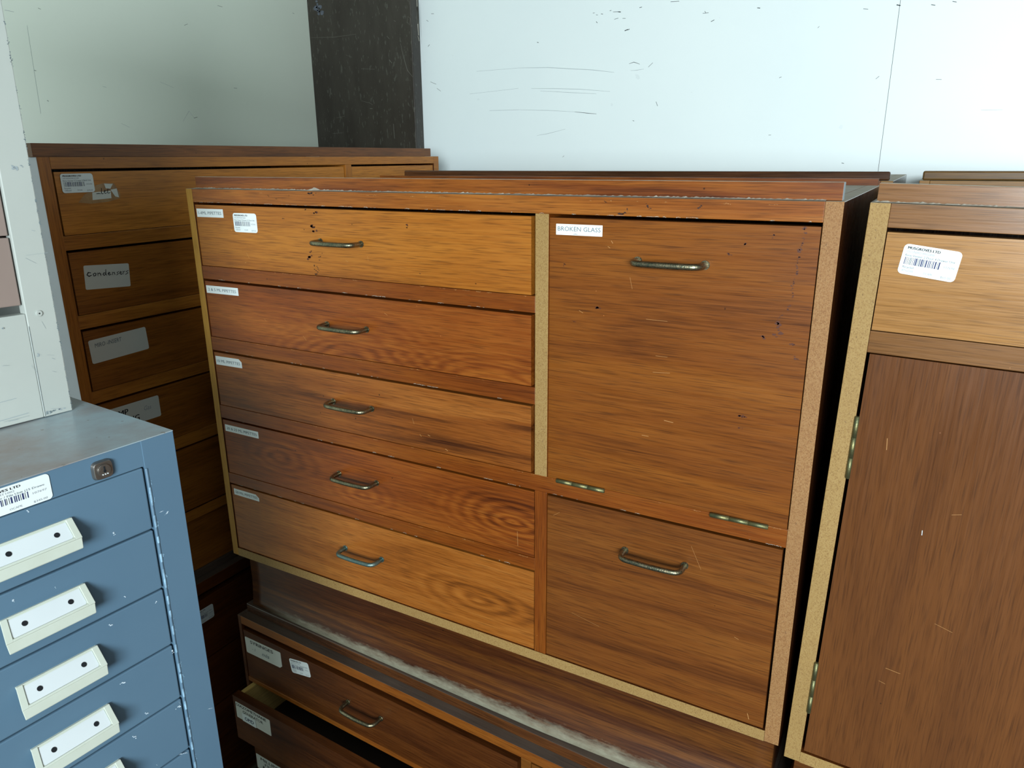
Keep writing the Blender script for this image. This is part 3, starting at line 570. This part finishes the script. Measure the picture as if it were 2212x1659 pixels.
# ------------------------------------------------------------------ lower cabinet it stands on, one drawer pulled out
c = thing('drawer_cabinet', 'dark lower drawer cabinet marked SYRINGES with one drawer pulled open, under the BROKEN GLASS cabinet', 'cabinet', (0, -.0115, 0), (0, 0, R(-2.74)))
W_ = 1.2; zc = T-.965; zb = .19
shell(c, W_, .60, zc, zb, stile_l=.010, stile_r=.018, edge_l='lower_wood', edge_r='lower_wood', edge_b='lower_rail', topmat='dark_top', rail='lower_rail')
bar(c, 'top_rail', .010, 1.182, zc-.0216, zc-.0002, 'lower_rail')
for y0, y1, mn in ((.0205, .0410, 'top_strip'), (.55, .57, 'back_strip')):
    bm = BM(); f = box(bm, .0100, 1.19, y0, y1, zc+.0002, zc+.0222); f[4].material_index = 1; obj(mn, bm, [M['lower_strip'], M['dark_top']], c, .0015)
for z1, z0 in ((-1.1335, -1.1450), (-1.2880, -1.3200)):
    bar(c, 'rail', .010, 1.182, T+z0, T+z1, 'lower_rail', y0=.0006)
bar(c, 'mullion', .7782, .7987, zb+.0195, zc-.0216, 'lower_right', depth=.3)
def ldr(name, x0, x1, zt, zb_, mat, y=.002):
    return front_panel(c, name, x0, x1, T+zb_, T+zt, mat, y=y)
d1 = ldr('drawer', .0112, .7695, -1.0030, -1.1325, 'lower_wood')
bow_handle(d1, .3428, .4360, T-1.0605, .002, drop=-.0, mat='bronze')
Lab(.0150, T-1.0635, .002, .1225, .0430, 1.2, r=.003, cut={'br': .006}, mats=('paper_grey', 'ink', 'ink_label')).t('SYRINGES', .018, .030, .0085, width=.078, bold=True).t('- 1', .022, .013, .008, 2, shear=.2).t('mls', .056, .010, .010, 2, width=.024, shear=.2).done('label', d1)
price_sticker(d1, .1705, T-1.0565, .002, .0625, .0360, 10, '10CUNWD7RV2000', 'Rimu Veneer 7 Drawer Unit', '1200x680', '107695', '$195.00', 12)
d2 = ldr('drawer', .0125, .7700, -1.1500, -1.2720, 'lower_wood', y=-.050); d2['label'] = 'drawer pulled open'
Lab(.0205, T-1.2085, -.050, .1190, .0440, 0, r=.002, mats=('paper_grey', 'ink', 'paper', 'ink_blue')).t('DIAZOMETHANE', .002, .034, .0072, width=.104, bold=True).t('GENERATOR', .024, .0215, .0075, width=.070).done('label', d2)
L = Lab(.0415, T-1.2095, -.0508, .0470, .0215, 0, r=.001, mats=('paper', 'ink_blue')); L.t('OP/D', .008, .006, .0095, width=.031, bold=True, shear=.15).done('label', d2)
for x0, x1 in ((.0160, .0280), (.7535, .7655)):
    bm = BM(); box(bm, x0, x1, -.031, .44, T-1.262, T-1.153); obj('drawer_side', bm, M['ply'], d2)
bm = BM(); box(bm, .028, .7535, -.031, .44, T-1.262, T-1.256); obj('drawer_bottom', bm, M['hardboard'], d2)
bm = BM(); box(bm, .028, .7535, .43, .44, T-1.256, T-1.165); obj('drawer_back', bm, M['hardboard'], d2)
bow_handle(d2, .3428, .4360, T-1.208, -.050)
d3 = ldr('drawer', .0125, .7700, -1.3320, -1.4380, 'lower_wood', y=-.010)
Lab(.0150, T-1.3935, -.010, .1200, .0430, 0, r=.002, mats=('paper_grey', 'ink')).t('MILLIPORE', .016, .030, .0080, width=.090, bold=True).t('FILTERS', .030, .018, .0075, width=.062).t('&', .020, .005, .011, bold=True).done('label', d3)
bow_handle(d3, .3428, .4360, T-1.385, -.010)
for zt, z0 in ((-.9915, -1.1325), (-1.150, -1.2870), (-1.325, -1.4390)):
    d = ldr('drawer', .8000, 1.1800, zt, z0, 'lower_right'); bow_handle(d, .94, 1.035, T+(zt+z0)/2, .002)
bm = BM(); box(bm, .02, 1.18, .03, .05, 0, .19); obj('plinth', bm, M['plinth'], c)
for x0 in (.03, 1.15):
    bm = BM(); box(bm, x0, x0+.02, .05, .57, 0, .19); obj('plinth_side', bm, M['side'], c)

# ------------------------------------------------------------------ right cabinet (leans a touch to the right)
RR = R(1.3); zR = T-.965
c = thing('door_cabinet', 'wooden cupboard with tan drawer over tall dark door, right of BROKEN GLASS cabinet', 'cabinet',
          (1.228-.942*math.sin(RR), 0, T-.942), (0, RR, 0))
W_ = 1.2
shell(c, W_, .60, T, T-.824, stile_l=.0225, stile_r=.022, edge_l='chip', edge_r='chip', rail='tan_rail')
bar(c, 'top_rail', .0225, 1.178, T-.0282, T-.0002, 'tan_rail')
bm = BM(); f = box(bm, .006, 1.19, .010, .028, T+.0002, T+.0222); f[4].material_index = 1; obj('top_strip', bm, [M['tan_rail'], M['dust']], c, .0007)
dusty_ledge(c, .004, 1.178, .001, .0097, T+.0003, 5)
bar(c, 'rail', .0225, 1.178, T-.1815, T-.1540, 'tan_rail', y0=.0008)
bar(c, 'mullion', .589, .611, T-.804, T-.0282, 'mahogany_door', y0=.0008, depth=.3)
for x0, x1 in ((.0235, .5870), (.6130, 1.1765)):
    d = front_panel(c, 'drawer', x0, x1, T-.1530, T-.0335, 'tan_drawer'); bow_handle(d, (x0+x1)/2-.047, (x0+x1)/2+.047, T-.09, .0025)
    if x0 < .1: price_sticker(d, .0405, T-.0805, .0025, .0610, .0355, -6.0, '10CUNWD1RV02000', 'Rimu Veneer 2 Door 4 Drawer Unit', '875x500', '107698', '$65.00', 13, skew=.0)
dl = front_panel(c, 'door', .0262, .5870, T-.8025, T-.1835, 'mahogany_door', stains=(('scratch', SCR7), ('paintchip', CHIP7)))
for z0, z1 in ((-.2670, -.3520), (-.6440, -.7300)): hinge(dl, (.0242, -.0012, T+z0), (.0242, -.0012, T+z1), .003)
bow_handle(dl, .50, .505, T-.30, .0025) if False else None
bm = BM(); tube(bm, [(.54, .003, T-.45), (.54, -.02, T-.45)], .006, 12); tube(bm, [(.54, -.012, T-.45), (.54, -.026, T-.45)], .014, 16); obj('knob', bm, M['bronze'], dl)
d = front_panel(c, 'door', .6130, 1.1765, T-.8025, T-.1835, 'mahogany_door')
bm = BM(); tube(bm, [(.66, .003, T-.45), (.66, -.02, T-.45)], .006, 12); tube(bm, [(.66, -.012, T-.45), (.66, -.026, T-.45)], .014, 16); obj('knob', bm, M['bronze'], d)
bm = BM(); box(bm, .015, 1.185, .02, .04, T-.9418, T-.8242); obj('plinth', bm, M['plinth'], c)
for x0 in (.03, 1.15):
    bm = BM(); box(bm, x0, x0+.02, .04, .57, T-.9418, T-.8242); obj('plinth_side', bm, M['side'], c)
# the low unit that carries it
c = thing('drawer_cabinet', 'low dark wooden unit carrying the cupboard at the right edge, mostly out of the picture', 'cabinet', (1.238, .0, 0))
zc = T-.942-1.2*math.sin(RR)-.022
shell(c, 1.2, .60, zc, .19, edge_l='lower_wood', edge_r='lower_wood', edge_b='lower_rail', topmat='dark_top', rail='lower_rail')
for y0, y1, mn in ((.0205, .0410, 'top_strip'), (.55, .57, 'back_strip')):
    bm = BM(); box(bm, .010, 1.19, y0, y1, zc, zc+.022); obj(mn, bm, M['lower_strip'], c, .0015)
for k in range(3):
    z1 = zc-.026-k*.148; d = front_panel(c, 'drawer', .0185, 1.177, z1-.14, z1-.004, 'lower_wood'); bow_handle(d, .55, .65, z1-.07, .0025)
bm = BM(); box(bm, .02, 1.18, .03, .05, 0, .19); obj('plinth', bm, M['plinth'], c)
for x0 in (.03, 1.15):
    bm = BM(); box(bm, x0, x0+.02, .05, .57, 0, .19); obj('plinth_side', bm, M['side'], c)

# ------------------------------------------------------------------ units standing behind, only their tops show
def rear(label, x, y, zt, W, rot, strip0, smat, wmat, topm):
    c = thing('storage_cabinet', label, 'cabinet', (x, y, 0), rot)
    shell(c, W, .60, zt, .12, edge_l='rear_wood', edge_r='rear_wood', edge_b='rear_wood', topmat=topm, rail=wmat, side='side')
    bar(c, 'top_rail', .0176, W-.0218, zt-.026, zt-.0002, wmat)
    bm = BM(); f = box(bm, strip0, W-.008, .014, .034, zt+.0002, zt+.0172); obj('top_strip', bm, [M[smat]], c, .003)
    for k in range(2):
        d = front_panel(c, 'door', .019+k*(W-.04)/2, .019+(k+1)*(W-.04)/2-.004, .142, zt-.03, 'door_brown', y=.002)
        bow_handle(d, .019+(W-.04)/2+(-.14 if k == 0 else .045), .019+(W-.04)/2+(-.045 if k == 0 else .14), zt-.12, .002)
    bm = BM(); box(bm, .02, W-.02, .03, .05, 0, .12); obj('plinth', bm, M['plinth'], c)
    for x0 in (.03, W-.05):
        bm = BM(); box(bm, x0, x0+.02, .05, .57, 0, .12); obj('plinth_side', bm, M['side'], c)
    return c
rear('storage cabinet showing only a dark brown top strip behind the BROKEN GLASS cabinet', .018, .645, T+.0062, 1.2, (0, 0, 0), .018, 'strip_dark', 'strip_red', 'dusty_top')
rear('storage cabinet showing only a mottled olive-brown top strip behind the tan-drawer cupboard', 1.262, .645, T+.0075, 1.2, (0, 0, 0), .004, 'rear_strip', 'rear_wood', 'dusty_top')

# ------------------------------------------------------------------ bank along the left wall
BX, BY = -.2, -.165
c = thing('drawer_cabinet', 'tall wooden drawer cabinet with handwritten Condensers label, against the left wall', 'cabinet', (BX, BY, T-.940), (0, 0, R(90)))
W_ = 1.3275; tz = T+.0610; o = .165       # o: along-wall distances are measured from BY
shell(c, W_, .60, tz, T-.797, stile_l=.0245, stile_r=.028, edge_l='bank_stile', edge_r='bank_rail', edge_b='bank_rail', rail='bank_rail', bottom=.026, side='sheen_side')
bar(c, 'top_rail', .0245, 1.2995, T+.0385, tz-.0002, 'bank_rail')
bm = BM(); f = box(bm, -.004, 1.286, .002, .022, tz+.0002, tz+.0252); obj('top_strip', bm, [M['bank_strip']], c, .0007)
bm = BM(); box(bm, .01, 1.28, .56, .58, tz, tz+.0222); obj('back_strip', bm, M['bank_strip'], c)
rows = ((.0385, -.0892), (-.1175, -.2500), (-.2785, -.4130), (-.4400, -.5770), (-.6055, -.7705))
for (a, b), (a2, b2) in zip(rows, rows[1:]):
    bar(c, 'rail', .0245, 1.2995, T+a2, T+b, 'bank_rail', y0=.0008)
bar(c, 'mullion', .8598, .8855, T-.771, T+.0385, 'bank_stile', y0=.0004, depth=.3)
mk = ('paper_grey', 'ink', 'ink_faint', 'ink_label')
for k, (a, b) in enumerate(rows):
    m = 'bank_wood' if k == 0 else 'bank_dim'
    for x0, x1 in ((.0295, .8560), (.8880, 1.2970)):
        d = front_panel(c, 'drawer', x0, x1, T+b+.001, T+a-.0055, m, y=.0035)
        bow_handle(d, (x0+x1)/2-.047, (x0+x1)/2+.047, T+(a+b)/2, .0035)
        if x0 > .1: continue
        if k == 0:
            bm = BM(); rr = random.Random(4)
            pts = [(.068, -.0265), (.095, -.030), (.130, -.028), (.158, -.022), (.160, -.012), (.152, .004), (.150, .0085), (.128, .0095), (.110, .006), (.100, -.004), (.082, -.012)]
            bm.faces.new([bm.verts.new((u, .0035-.0003, v+T)) for u, v in pts])
            for q in ([(.128, .0085), (.147, .0075), (.140, -.002), (.130, -.001)], [(.140, -.004), (.154, -.002), (.156, -.020), (.148, -.018)], [(.100, -.008), (.140, -.006), (.139, -.021), (.098, -.023)]):
                bm.faces.new([bm.verts.new((u, .0035-.0005, v+T)) for u, v in q]).material_index = 1
            to3 = lambda u, v: (u, .0035-.0009, v+T)
            for q in ([(.108, -.0110), (.113, -.0105), (.117, -.0112)], [(.121, -.0005), (.119, -.0105), (.121, -.0115), (.123, -.0108)],
                      [(.1255, -.0080), (.1295, -.0055), (.1275, -.0042), (.1252, -.0075), (.127, -.0112), (.131, -.0095)], [(.1345, -.0015), (.1325, -.0098), (.135, -.0108), (.138, -.009)], [(.131, -.0048), (.139, -.0030)]):
                stroke(bm, q, .0015, to3, 2)
            obj('tape_label', bm, [M['tape'], M['paper_grey'], M['ink']], d)
            price_sticker(d, .0400, T-.0070, .0025, .0660, .0365, 0, '10CUNWD9RV01200', 'Rimu Veneer 9 Drawer 2 Bank Unit', '1300x600', '107696', '$395.00', 14)
        if k == 1:
            L = Lab(.0520, T-.2000, .0035, .0990, .0492, -4.0, r=.003, mats=mk)
            def hw(q, w=.0021): L.line(q, w)
            u = .0055; v = .027
            hw([(u+.008, v+.007), (u+.003, v+.008), (u, v+.003), (u+.004, v), (u+.009, v+.002)], .0025)     # C
            hw([(u+.017, v+.006), (u+.013, v+.004), (u+.014, v), (u+.018, v+.001), (u+.019, v+.005), (u+.016, v+.006)])   # o
            hw([(u+.023, v+.006), (u+.023, v)]); hw([(u+.023, v+.004), (u+.027, v+.0055), (u+.029, v+.003), (u+.029, v)])   # n
            hw([(u+.040, v+.0045), (u+.036, v+.005), (u+.034, v+.002), (u+.036, v), (u+.040, v+.002)]); hw([(u+.041, v+.012), (u+.040, v+.002), (u+.042, v)])   # d
            hw([(u+.046, v+.003), (u+.050, v+.004), (u+.048, v+.006), (u+.045, v+.003), (u+.047, v), (u+.052, v+.001)])   # e
            hw([(u+.055, v+.0055), (u+.055, v)]); hw([(u+.055, v+.004), (u+.059, v+.005), (u+.060, v)])    # n
            hw([(u+.069, v+.006), (u+.065, v+.004), (u+.068, v+.002), (u+.064, v-.001)])                # s
            hw([(u+.072, v+.003), (u+.076, v+.0045), (u+.073, v+.006), (u+.071, v+.002), (u+.074, v), (u+.077, v+.001)])   # e
            hw([(u+.079, v+.006), (u+.079, v)]); hw([(u+.079, v+.004), (u+.083, v+.006)])       # r
            hw([(u+.091, v+.007), (u+.086, v+.005), (u+.090, v+.002), (u+.084, v-.001)])
            L.done('label', d)
        if k == 2:
            L = Lab(.0390, T-.3555, .0035, .1325, .0505, 2.0, r=.004, mats=mk); L.t('MIRO -INSERT', .012, .033, .0088, 3, width=.060, shear=.1); L.done('label', d)
        if k == 3:
            L = Lab(.0370, T-.5120, .0035, .1385, .0500, 0, r=.004, mats=mk); L.t('PUMP', .014, .027, .0135, 1, width=.046, bold=True, shear=.1); L.t('TUBING', .020, .007, .0135, 1, width=.064, bold=True, shear=.1); L.t('Gas', .098, .024, .0105, 2, width=.018, shear=.2); L.done('label', d)
bm = BM(); box(bm, .02, 1.31, .012, .03, T-.9395, T-.797); obj('plinth', bm, M['bank_dim'], c)
for x0 in (.03, 1.27):
    bm = BM(); box(bm, x0, x0+.02, .03, .57, T-.9395, T-.797); obj('plinth_side', bm, M['side'], c)

c = thing('drawer_cabinet', 'reddish-brown lower drawer cabinet under the Condensers cabinet, half hidden behind the blue filing cabinet', 'cabinet', (BX+.012, BY, 0), (0, 0, R(90)))
zc = T-.963
shell(c, W_, .60, zc, .19, edge_l='bank_low', edge_r='bank_low', edge_b='bank_low', topmat='dark_top', rail='bank_low')
bar(c, 'top_rail', .0176, 1.305, zc-.0325, zc-.0002, 'bank_low')
for y0, y1, mn in ((.022, .045, 'top_strip'), (.55, .57, 'back_strip')):
    bm = BM(); box(bm, .010, 1.31, y0, y1, zc+.0002, zc+.0222); obj(mn, bm, M['dark_top'], c, .0015)
bar(c, 'mullion', .8598, .8855, .2095, zc-.0325, 'bank_low', depth=.3)
for k, (a, b) in enumerate(((-1.012, -1.1790), (-1.1830, -1.330), (-1.334, -1.4395))):
    for x0, x1 in ((.0190, .8590), (.8865, 1.304)):
        d = front_panel(c, 'drawer', x0, x1, T+b, T+a, 'bank_low', y=.0015)
        bow_handle(d, (x0+x1)/2-.047, (x0+x1)/2+.047, T+(a+b)/2, .0015)
        if k == 0 and x0 < .1: price_sticker(d, .1620, T-1.0770, .0015, .066, .0385, 0, '10CUNWD9RV01300', 'Rimu Veneer 9 Drawer Unit', '1300x600', '107699', '$195.00', 15)
bm = BM(); box(bm, .02, 1.31, .03, .05, 0, .19); obj('plinth', bm, M['plinth'], c)
for x0 in (.03, 1.27):
    bm = BM(); box(bm, x0, x0+.02, .05, .57, 0, .19); obj('plinth_side', bm, M['side'], c)

# ------------------------------------------------------------------ blue steel drawer cabinet
BP = (.5553, -.4860); BYAW = R(85.6); BT = T-.2488; BW = .338; BD = .44
c = thing('filing_cabinet', 'blue steel multi-drawer filing cabinet with cream plastic label handles, at the lower left', 'filing cabinet', (BP[0], BP[1], 0), (0, 0, BYAW))
NB = 15; pit = .0788; zb0 = BT-.0308-NB*pit
def sheet(bm, x0, x1, y0, y1, z0, z1, mi=0): return box(bm, x0, x1, y0, y1, z0, z1, mi)
# body: sides folded round to stiles, top, back, plinth
for nm, x0, x1, s0, s1 in (('side_panel', -BW, -BW+.002, -BW, -BW+.0395), ('side_panel', -.002, 0, -.0395, 0)):
    bm = BM(); box(bm, x0, x1, .0, BD, .0, BT); box(bm, s0, s1, -.0005, .012, .0, BT-.0004)
    mats = [M['blue'], M['paintchip'], M['blue_edge']]
    if s1 == 0:
        for w, p in BLUECHIP:
            if p[0][0] > -.039: blotch(bm, [(a, b+T) for a, b in p], w*.9, lambda u, v: (u, -.0009, v), 1, random.Random(1))
        rr = random.Random(8)
        for i in range(26):     # rubbed paint along the fold beside the drawers
            z = BT-.045-i*.030+rr.uniform(-.01, .01)
            blotch(bm, [(-.0352, z), (-.0350+rr.uniform(-.0006, .0006), z-rr.uniform(.004, .012))], rr.uniform(.0010, .0022), lambda u, v: (u, -.0009, v), 2, rr)
        tube(bm, [(-.0380, .0002, .02), (-.0380, .0002, BT-.034)], .0019, 10)
        for i in range(34):
            z = BT-.05-i*.022+rr.uniform(-.008, .008); tube(bm, [(-.0379, .00015, z), (-.0379, .00005, z-rr.uniform(.002, .007)), (-.0379, .00015, z-rr.uniform(.008, .016))], .00195, 8, 2, False)
    obj(nm, bm, mats, c, .0012)
bm = BM(); box(bm, -BW+.0395, -.0395, .0, .013, BT-.0305, BT-.0004); obj('top_rail', bm, M['blue'], c)
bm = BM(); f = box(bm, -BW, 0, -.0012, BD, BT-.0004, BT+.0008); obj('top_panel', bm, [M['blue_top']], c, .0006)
bm = BM(); box(bm, -BW+.002, -.002, BD-.002, BD, 0, BT-.001); obj('back_panel', bm, M['blue'], c)
bm = BM(); box(bm, -BW+.0395, -.0395, .0, .013, 0, zb0-.002); obj('plinth', bm, M['blue'], c)
bm = BM(); cx, cz = -.0862, T-.2662
pts = []
for k in range(32):
    a = 2*math.pi*k/32; q = 4.2; ca, sa = math.cos(a), math.sin(a)
    pts.append((cx+.0112*math.copysign(abs(ca)**(2/q), ca), cz+.0108*math.copysign(abs(sa)**(2/q), sa)))
b0 = [bm.verts.new((x, -.0005, z)) for x, z in pts]; b1 = [bm.verts.new((cx+(x-cx)*.88, -.0048, cz+(z-cz)*.88)) for x, z in pts]
for k in range(32): bm.faces.new((b0[k], b0[(k+1) % 32], b1[(k+1) % 32], b1[k]))
bm.faces.new(b1)
lk = obj('lock', bm, M['steel'], c, .0006)
bm = BM(); tube(bm, [(cx, -.0046, cz), (cx, -.0066, cz)], .0068, 24); tube(bm, [(cx, -.0064, cz), (cx, -.0068, cz)], .0056, 24)
box(bm, cx-.0008, cx+.0008, -.0073, -.0066, cz-.0008, cz+.0048, 1); tube(bm, [(cx, -.0066, cz-.0006), (cx, -.0073, cz-.0006)], .0015, 10, 1)
for dx in (-.0026, 0, .0026): tube(bm, [(cx+dx, -.0066, cz-.0040), (cx+dx, -.0074, cz-.0040)], .0007, 8, 2)
obj('lock_cylinder', bm, [M['steel'], M['hole'], M['card']], lk)
price_sticker(c, -.2120, T-.2788, -.0005, .0735, .0278, 0, '10METD15MT1002', 'Paper Drawer / File Unit (15 Drawe', '335x1330', '107697', '$345.00', 16)
def pull(parent, zt, seed):
    """cream cup pull: sloped face with a recessed card, square lip below, hollow behind"""
    rr = random.Random(seed)
    xl, xr, xl2, xr2 = -.2095, -.1262, -.2140, -.1266
    kz, bz, kp = zt-.0180, zt-.0305, -.0195
    bm = BM(); n = 24
    # outer face: slope then lip, with a thin returned edge all round
    V = lambda x, y, z: bm.verts.new((x, y, z))
    face = lambda u, w, lift=0: (xl+(xl2-xl)*w+((xr-xl)+(xr2-xl2-xr+xl)*w)*u, -.0025+(kp+.0025)*w-lift*.66, zt+(kz-zt)*w+lift*.75)
    rows_ = [[V(*face(i/n, w)) for i in range(n+1)] for w in (0, .12, .9, 1.0)]
    lip = [V(xl2+.001+(xr2-.0005-xl2-.001)*i/n, kp-.0004, bz+.0012) for i in range(n+1)]
    lip2 = [V(xl2+.0018+(xr2-.0012-xl2-.0018)*i/n, kp+.0010, bz) for i in range(n+1)]
    inn = [V(xl2+.0022+(xr2-.002-xl2-.0022)*i/n, kp+.0028, bz+.0004) for i in range(n+1)]
    ink = [V(xl2+.0022+(xr2-.002-xl2-.0022)*i/n, kp+.0026, kz-.0005) for i in range(n+1)]
    intop = [V(xl+.002+(xr-.002-xl-.002)*i/n, -.0002, zt-.0022) for i in range(n+1)]
    seq = [[V(*(face(i/n, 0)[0], .0, zt+.0002)) for i in range(n+1)]]+rows_+[lip, lip2, inn, ink, intop]
    for A, B in zip(seq, seq[1:]):
        for i in range(n): bm.faces.new((A[i], A[i+1], B[i+1], B[i]))
    for e in (0, n):          # end caps of the shell
        bm.faces.new([r_[e] for r_ in seq])
    h = obj('handle', bm, M['cream'], parent, .0007)
    # raised frame round the card: right, left and lower margins of the slope
    bm = BM()
    def rim(u0, u1, w0, w1, l=.0014):
        a = [face(u0, w0, l), face(u1, w0, l), face(u1, w1, l), face(u0, w1, l)]; b = [face(u0, w0, 0), face(u1, w0, 0), face(u1, w1, 0), face(u0, w1, 0)]
        A = [V(*p) for p in a]; Bq = [V(*p) for p in b]
        bm.faces.new(A)
        for k in range(4): bm.faces.new((A[k], A[(k+1) % 4], Bq[(k+1) % 4], Bq[k]))
    rim(.0, .075, .02, 1.0); rim(.925, 1.0, .02, 1.0); rim(.075, .925, .90, 1.0); rim(.0, 1.0, .0, .05, .0011)
    obj('card_frame', bm, M['cream'], h, .0003)
    bm = BM()
    fp = lambda u, w, l=.0003: V(*face(u, w, l))
    a = [(.085, .10), (.915, .10), (.918, .80), (.90, .88), (.10, .88), (.082, .78)]
    bm.faces.new([fp(u, w) for u, w in a])
    for u in (.235, .765):
        cen = face(u, .50, .0007)
        ring_ = []
        for k in range(18):
            t = 2*math.pi*k/18; ring_.append(V(cen[0]+.0028*math.cos(t), cen[1]+.0028*math.sin(t)*.69, cen[2]+.0028*math.sin(t)*.73))
        bm.faces.new(ring_).material_index = 1
    cd = obj('card', bm, [M['card'], M['hole']], h)
    return h
for k in range(NB):
    z1 = BT-.0308-k*pit
    bm = BM(); f = box(bm, -BW+.0420, -.0420, -.0006, .35, z1-pit+.0012, z1-.0010)
    for w, p in BLUECHIP:
        z = p[0][1]+T
        if z1-pit < z < z1 and p[0][0] < -.041: blotch(bm, [(a, b+T) for a, b in p], w*.9, lambda u, v: (u, -.0010, v), 1, random.Random(int(w*1e5)))
    d = obj('drawer', bm, [M['blue'], M['paintchip']], c, .0016)
    pull(d, z1-pit+.0520, 30+k)

# ------------------------------------------------------------------ white steel cabinet on top of it
ca, sa = math.cos(BYAW), math.sin(BYAW)
lx, ly = -.0275, .172
WT = .72; c = thing('filing_cabinet', 'scuffed white steel filing cabinet with taupe drawers, standing on the blue one', 'filing cabinet',
          (BP[0]+lx*ca-ly*sa, BP[1]+lx*sa+ly*ca, BT+.0012), (0, R(.9), BYAW))
z0 = BT+.0012; WW = .33; WD = .27
for x0, x1, s0, s1 in ((-WW, -WW+.002, -WW, -WW+.033), (-.002, 0, -.033, 0)):
    bm = BM(); box(bm, x0, x1, .0, WD, z0, z0+WT); box(bm, s0, s1, -.0006, .014, z0, z0+WT-.001)
    mats = [M['whitepaint'], M['chipgrey'], M['scuff_faint']]
    if s1 == 0:
        rr = random.Random(21)
        for w, p in WHITESCUFF:
            (blotch(bm, [(a-lx, b+T) for a, b in p], w*.9, lambda u, v: (u, -.0010, v), 2, rr) if w > .002 else stroke(bm, [(a-lx, b+T) for a, b in p], w*.5, lambda u, v: (u, -.0010, v), 2))
        for i in range(40):
            z = z0+.004+i*.017+rr.uniform(-.006, .006)
            blotch(bm, [(-.0006, z), (-.0008, z+rr.uniform(.003, .012))], rr.uniform(.0008, .0022), lambda u, v: (u, -.0010, v), 1, rr)
        stroke(bm, [(-.0326, z0+.0005), (-.0326, z0+.113)], .0009, lambda u, v: (u, -.0012, v), 1)
        for k in range(2): blotch(bm, [(-.030+k*.012, z0+.004+k*.001), (-.022+k*.012, z0+.006)], .0035, lambda u, v: (u, -.0010, v), 2 if k else 1, rr)
    obj('side_panel', bm, mats, c, .0014)
bm = BM(); box(bm, -WW+.033, -.0332, .0004, .014, z0, z0+.128)
stroke(bm, [(-.09, z0+.008), (-.05, z0+.010)], .0012, lambda u, v: (u, -.0001, v), 1); stroke(bm, [(-.085, z0+.030), (-.06, z0+.031)], .0010, lambda u, v: (u, -.0001, v), 1)
obj('bottom_rail', bm, [M['whitepaint'], M['scuff_faint']], c, .001)
bm = BM(); box(bm, -WW+.033, -.033, .0, .014, z0+WT-.03, z0+WT-.001); obj('top_rail', bm, M['whitepaint'], c)
bm = BM(); box(bm, -WW, 0, -.0008, WD, z0+WT-.001, z0+WT); obj('top_panel', bm, M['whitepaint'], c)
bm = BM(); box(bm, -WW+.002, -.002, WD-.002, WD, z0, z0+WT-.001); obj('back_panel', bm, M['whitepaint'], c)
bm = BM(); box(bm, -WW+.002, -.002, .014, WD-.002, z0, z0+.002); obj('bottom_panel', bm, M['whitepaint'], c)
bm = BM(); tube(bm, [(-.0190, -.0004, z0+.1268), (-.0190, -.0022, z0+.1268)], .0036, 18); tube(bm, [(-.0190, -.0020, z0+.1268), (-.0190, -.0026, z0+.1268)], .0010, 8, 1)
obj('rivet', bm, [M['whitepaint'], M['hole']], c, .0005)
zd = z0+.1375
for k in range(7):
    bm = BM(); box(bm, -WW+.0352, -.0350, .0022, .22, zd+k*.0803+.001, zd+(k+1)*.0803-.0012)
    d = obj('drawer', bm, M['taupe'], c, .0012)
    bm = BM(); zz = zd+k*.0803+.045; box(bm, -.205, -.125, -.012, .0022, zz-.012, zz-.008); box(bm, -.205, -.125, -.012, -.010, zz-.024, zz-.008)
    obj('handle', bm, M['taupe'], d, .0008)

# ------------------------------------------------------------------ camera
cam = bpy.data.cameras.new('camera'); co = bpy.data.objects.new('camera', cam); COL.objects.link(co)
f_, p_, q_, r_, cx_, cy_, cz_ = CAMV
cy, sy, cp, sp, cr, sr = math.cos(q_), math.sin(q_), math.cos(p_), math.sin(p_), math.cos(r_), math.sin(r_)
Rm = Matrix(((cy, -sy, 0), (sy, cy, 0), (0, 0, 1))) @ Matrix(((1, 0, 0), (0, cp, -sp), (0, sp, cp))) @ Matrix(((cr, 0, sr), (0, 1, 0), (-sr, 0, cr)))
m3 = Matrix((Rm.col[0], Rm.col[2], -Rm.col[1])).transposed()
co.matrix_world = Matrix.Translation((cx_, cy_, cz_+T)) @ m3.to_4x4()
cam.sensor_width = 36; cam.sensor_fit = 'HORIZONTAL'; cam.lens = f_/2212*36; cam.clip_start = .02
SC.camera = co

# ------------------------------------------------------------------ light: daylight through the big window, a dim sky beyond
w = bpy.data.worlds.new('sky'); SC.world = w; w.use_nodes = True
bg = w.node_tree.nodes['Background']; bg.inputs[0].default_value = (.62, .82, 1, 1); bg.inputs[1].default_value = SKY
def area(name, loc, tgt, sx, sz, power, col, spread=180):
    l = bpy.data.lights.new(name, 'AREA'); l.shape = 'RECTANGLE'; l.size = sx; l.size_y = sz; l.energy = power; l.color = col; l.spread = R(spread)
    o = bpy.data.objects.new(name, l); COL.objects.link(o); o.location = loc
    o.rotation_euler = (Vector(tgt)-Vector(loc)).to_track_quat('-Z', 'Y').to_euler(); return o
area('window_daylight', ((DX0+DX1)/2, YF-.06, (DZ0+DZ1)/2), ((DX0+DX1)/2, 0, (DZ0+DZ1)/2-.3), DX1-DX0, DZ1-DZ0, PDOOR, (.86, .96, 1.0))
if PROOF: area('rooflight_daylight', (1.7, -1.7, HC-.03), (1.7, -1.7, 0), 2.2, 1.2, PROOF, (.86, .97, 1.0))
vs = SC.view_settings; vs.view_transform = 'Standard'; vs.look = 'None'; vs.gamma = 1; vs.use_curve_mapping = False; vs.exposure = EXPO
SC.cycles.max_bounces = 8; SC.cycles.diffuse_bounces = 4; SC.cycles.glossy_bounces = 4; SC.cycles.use_denoising = True
SC.cycles.sample_clamp_indirect = 4
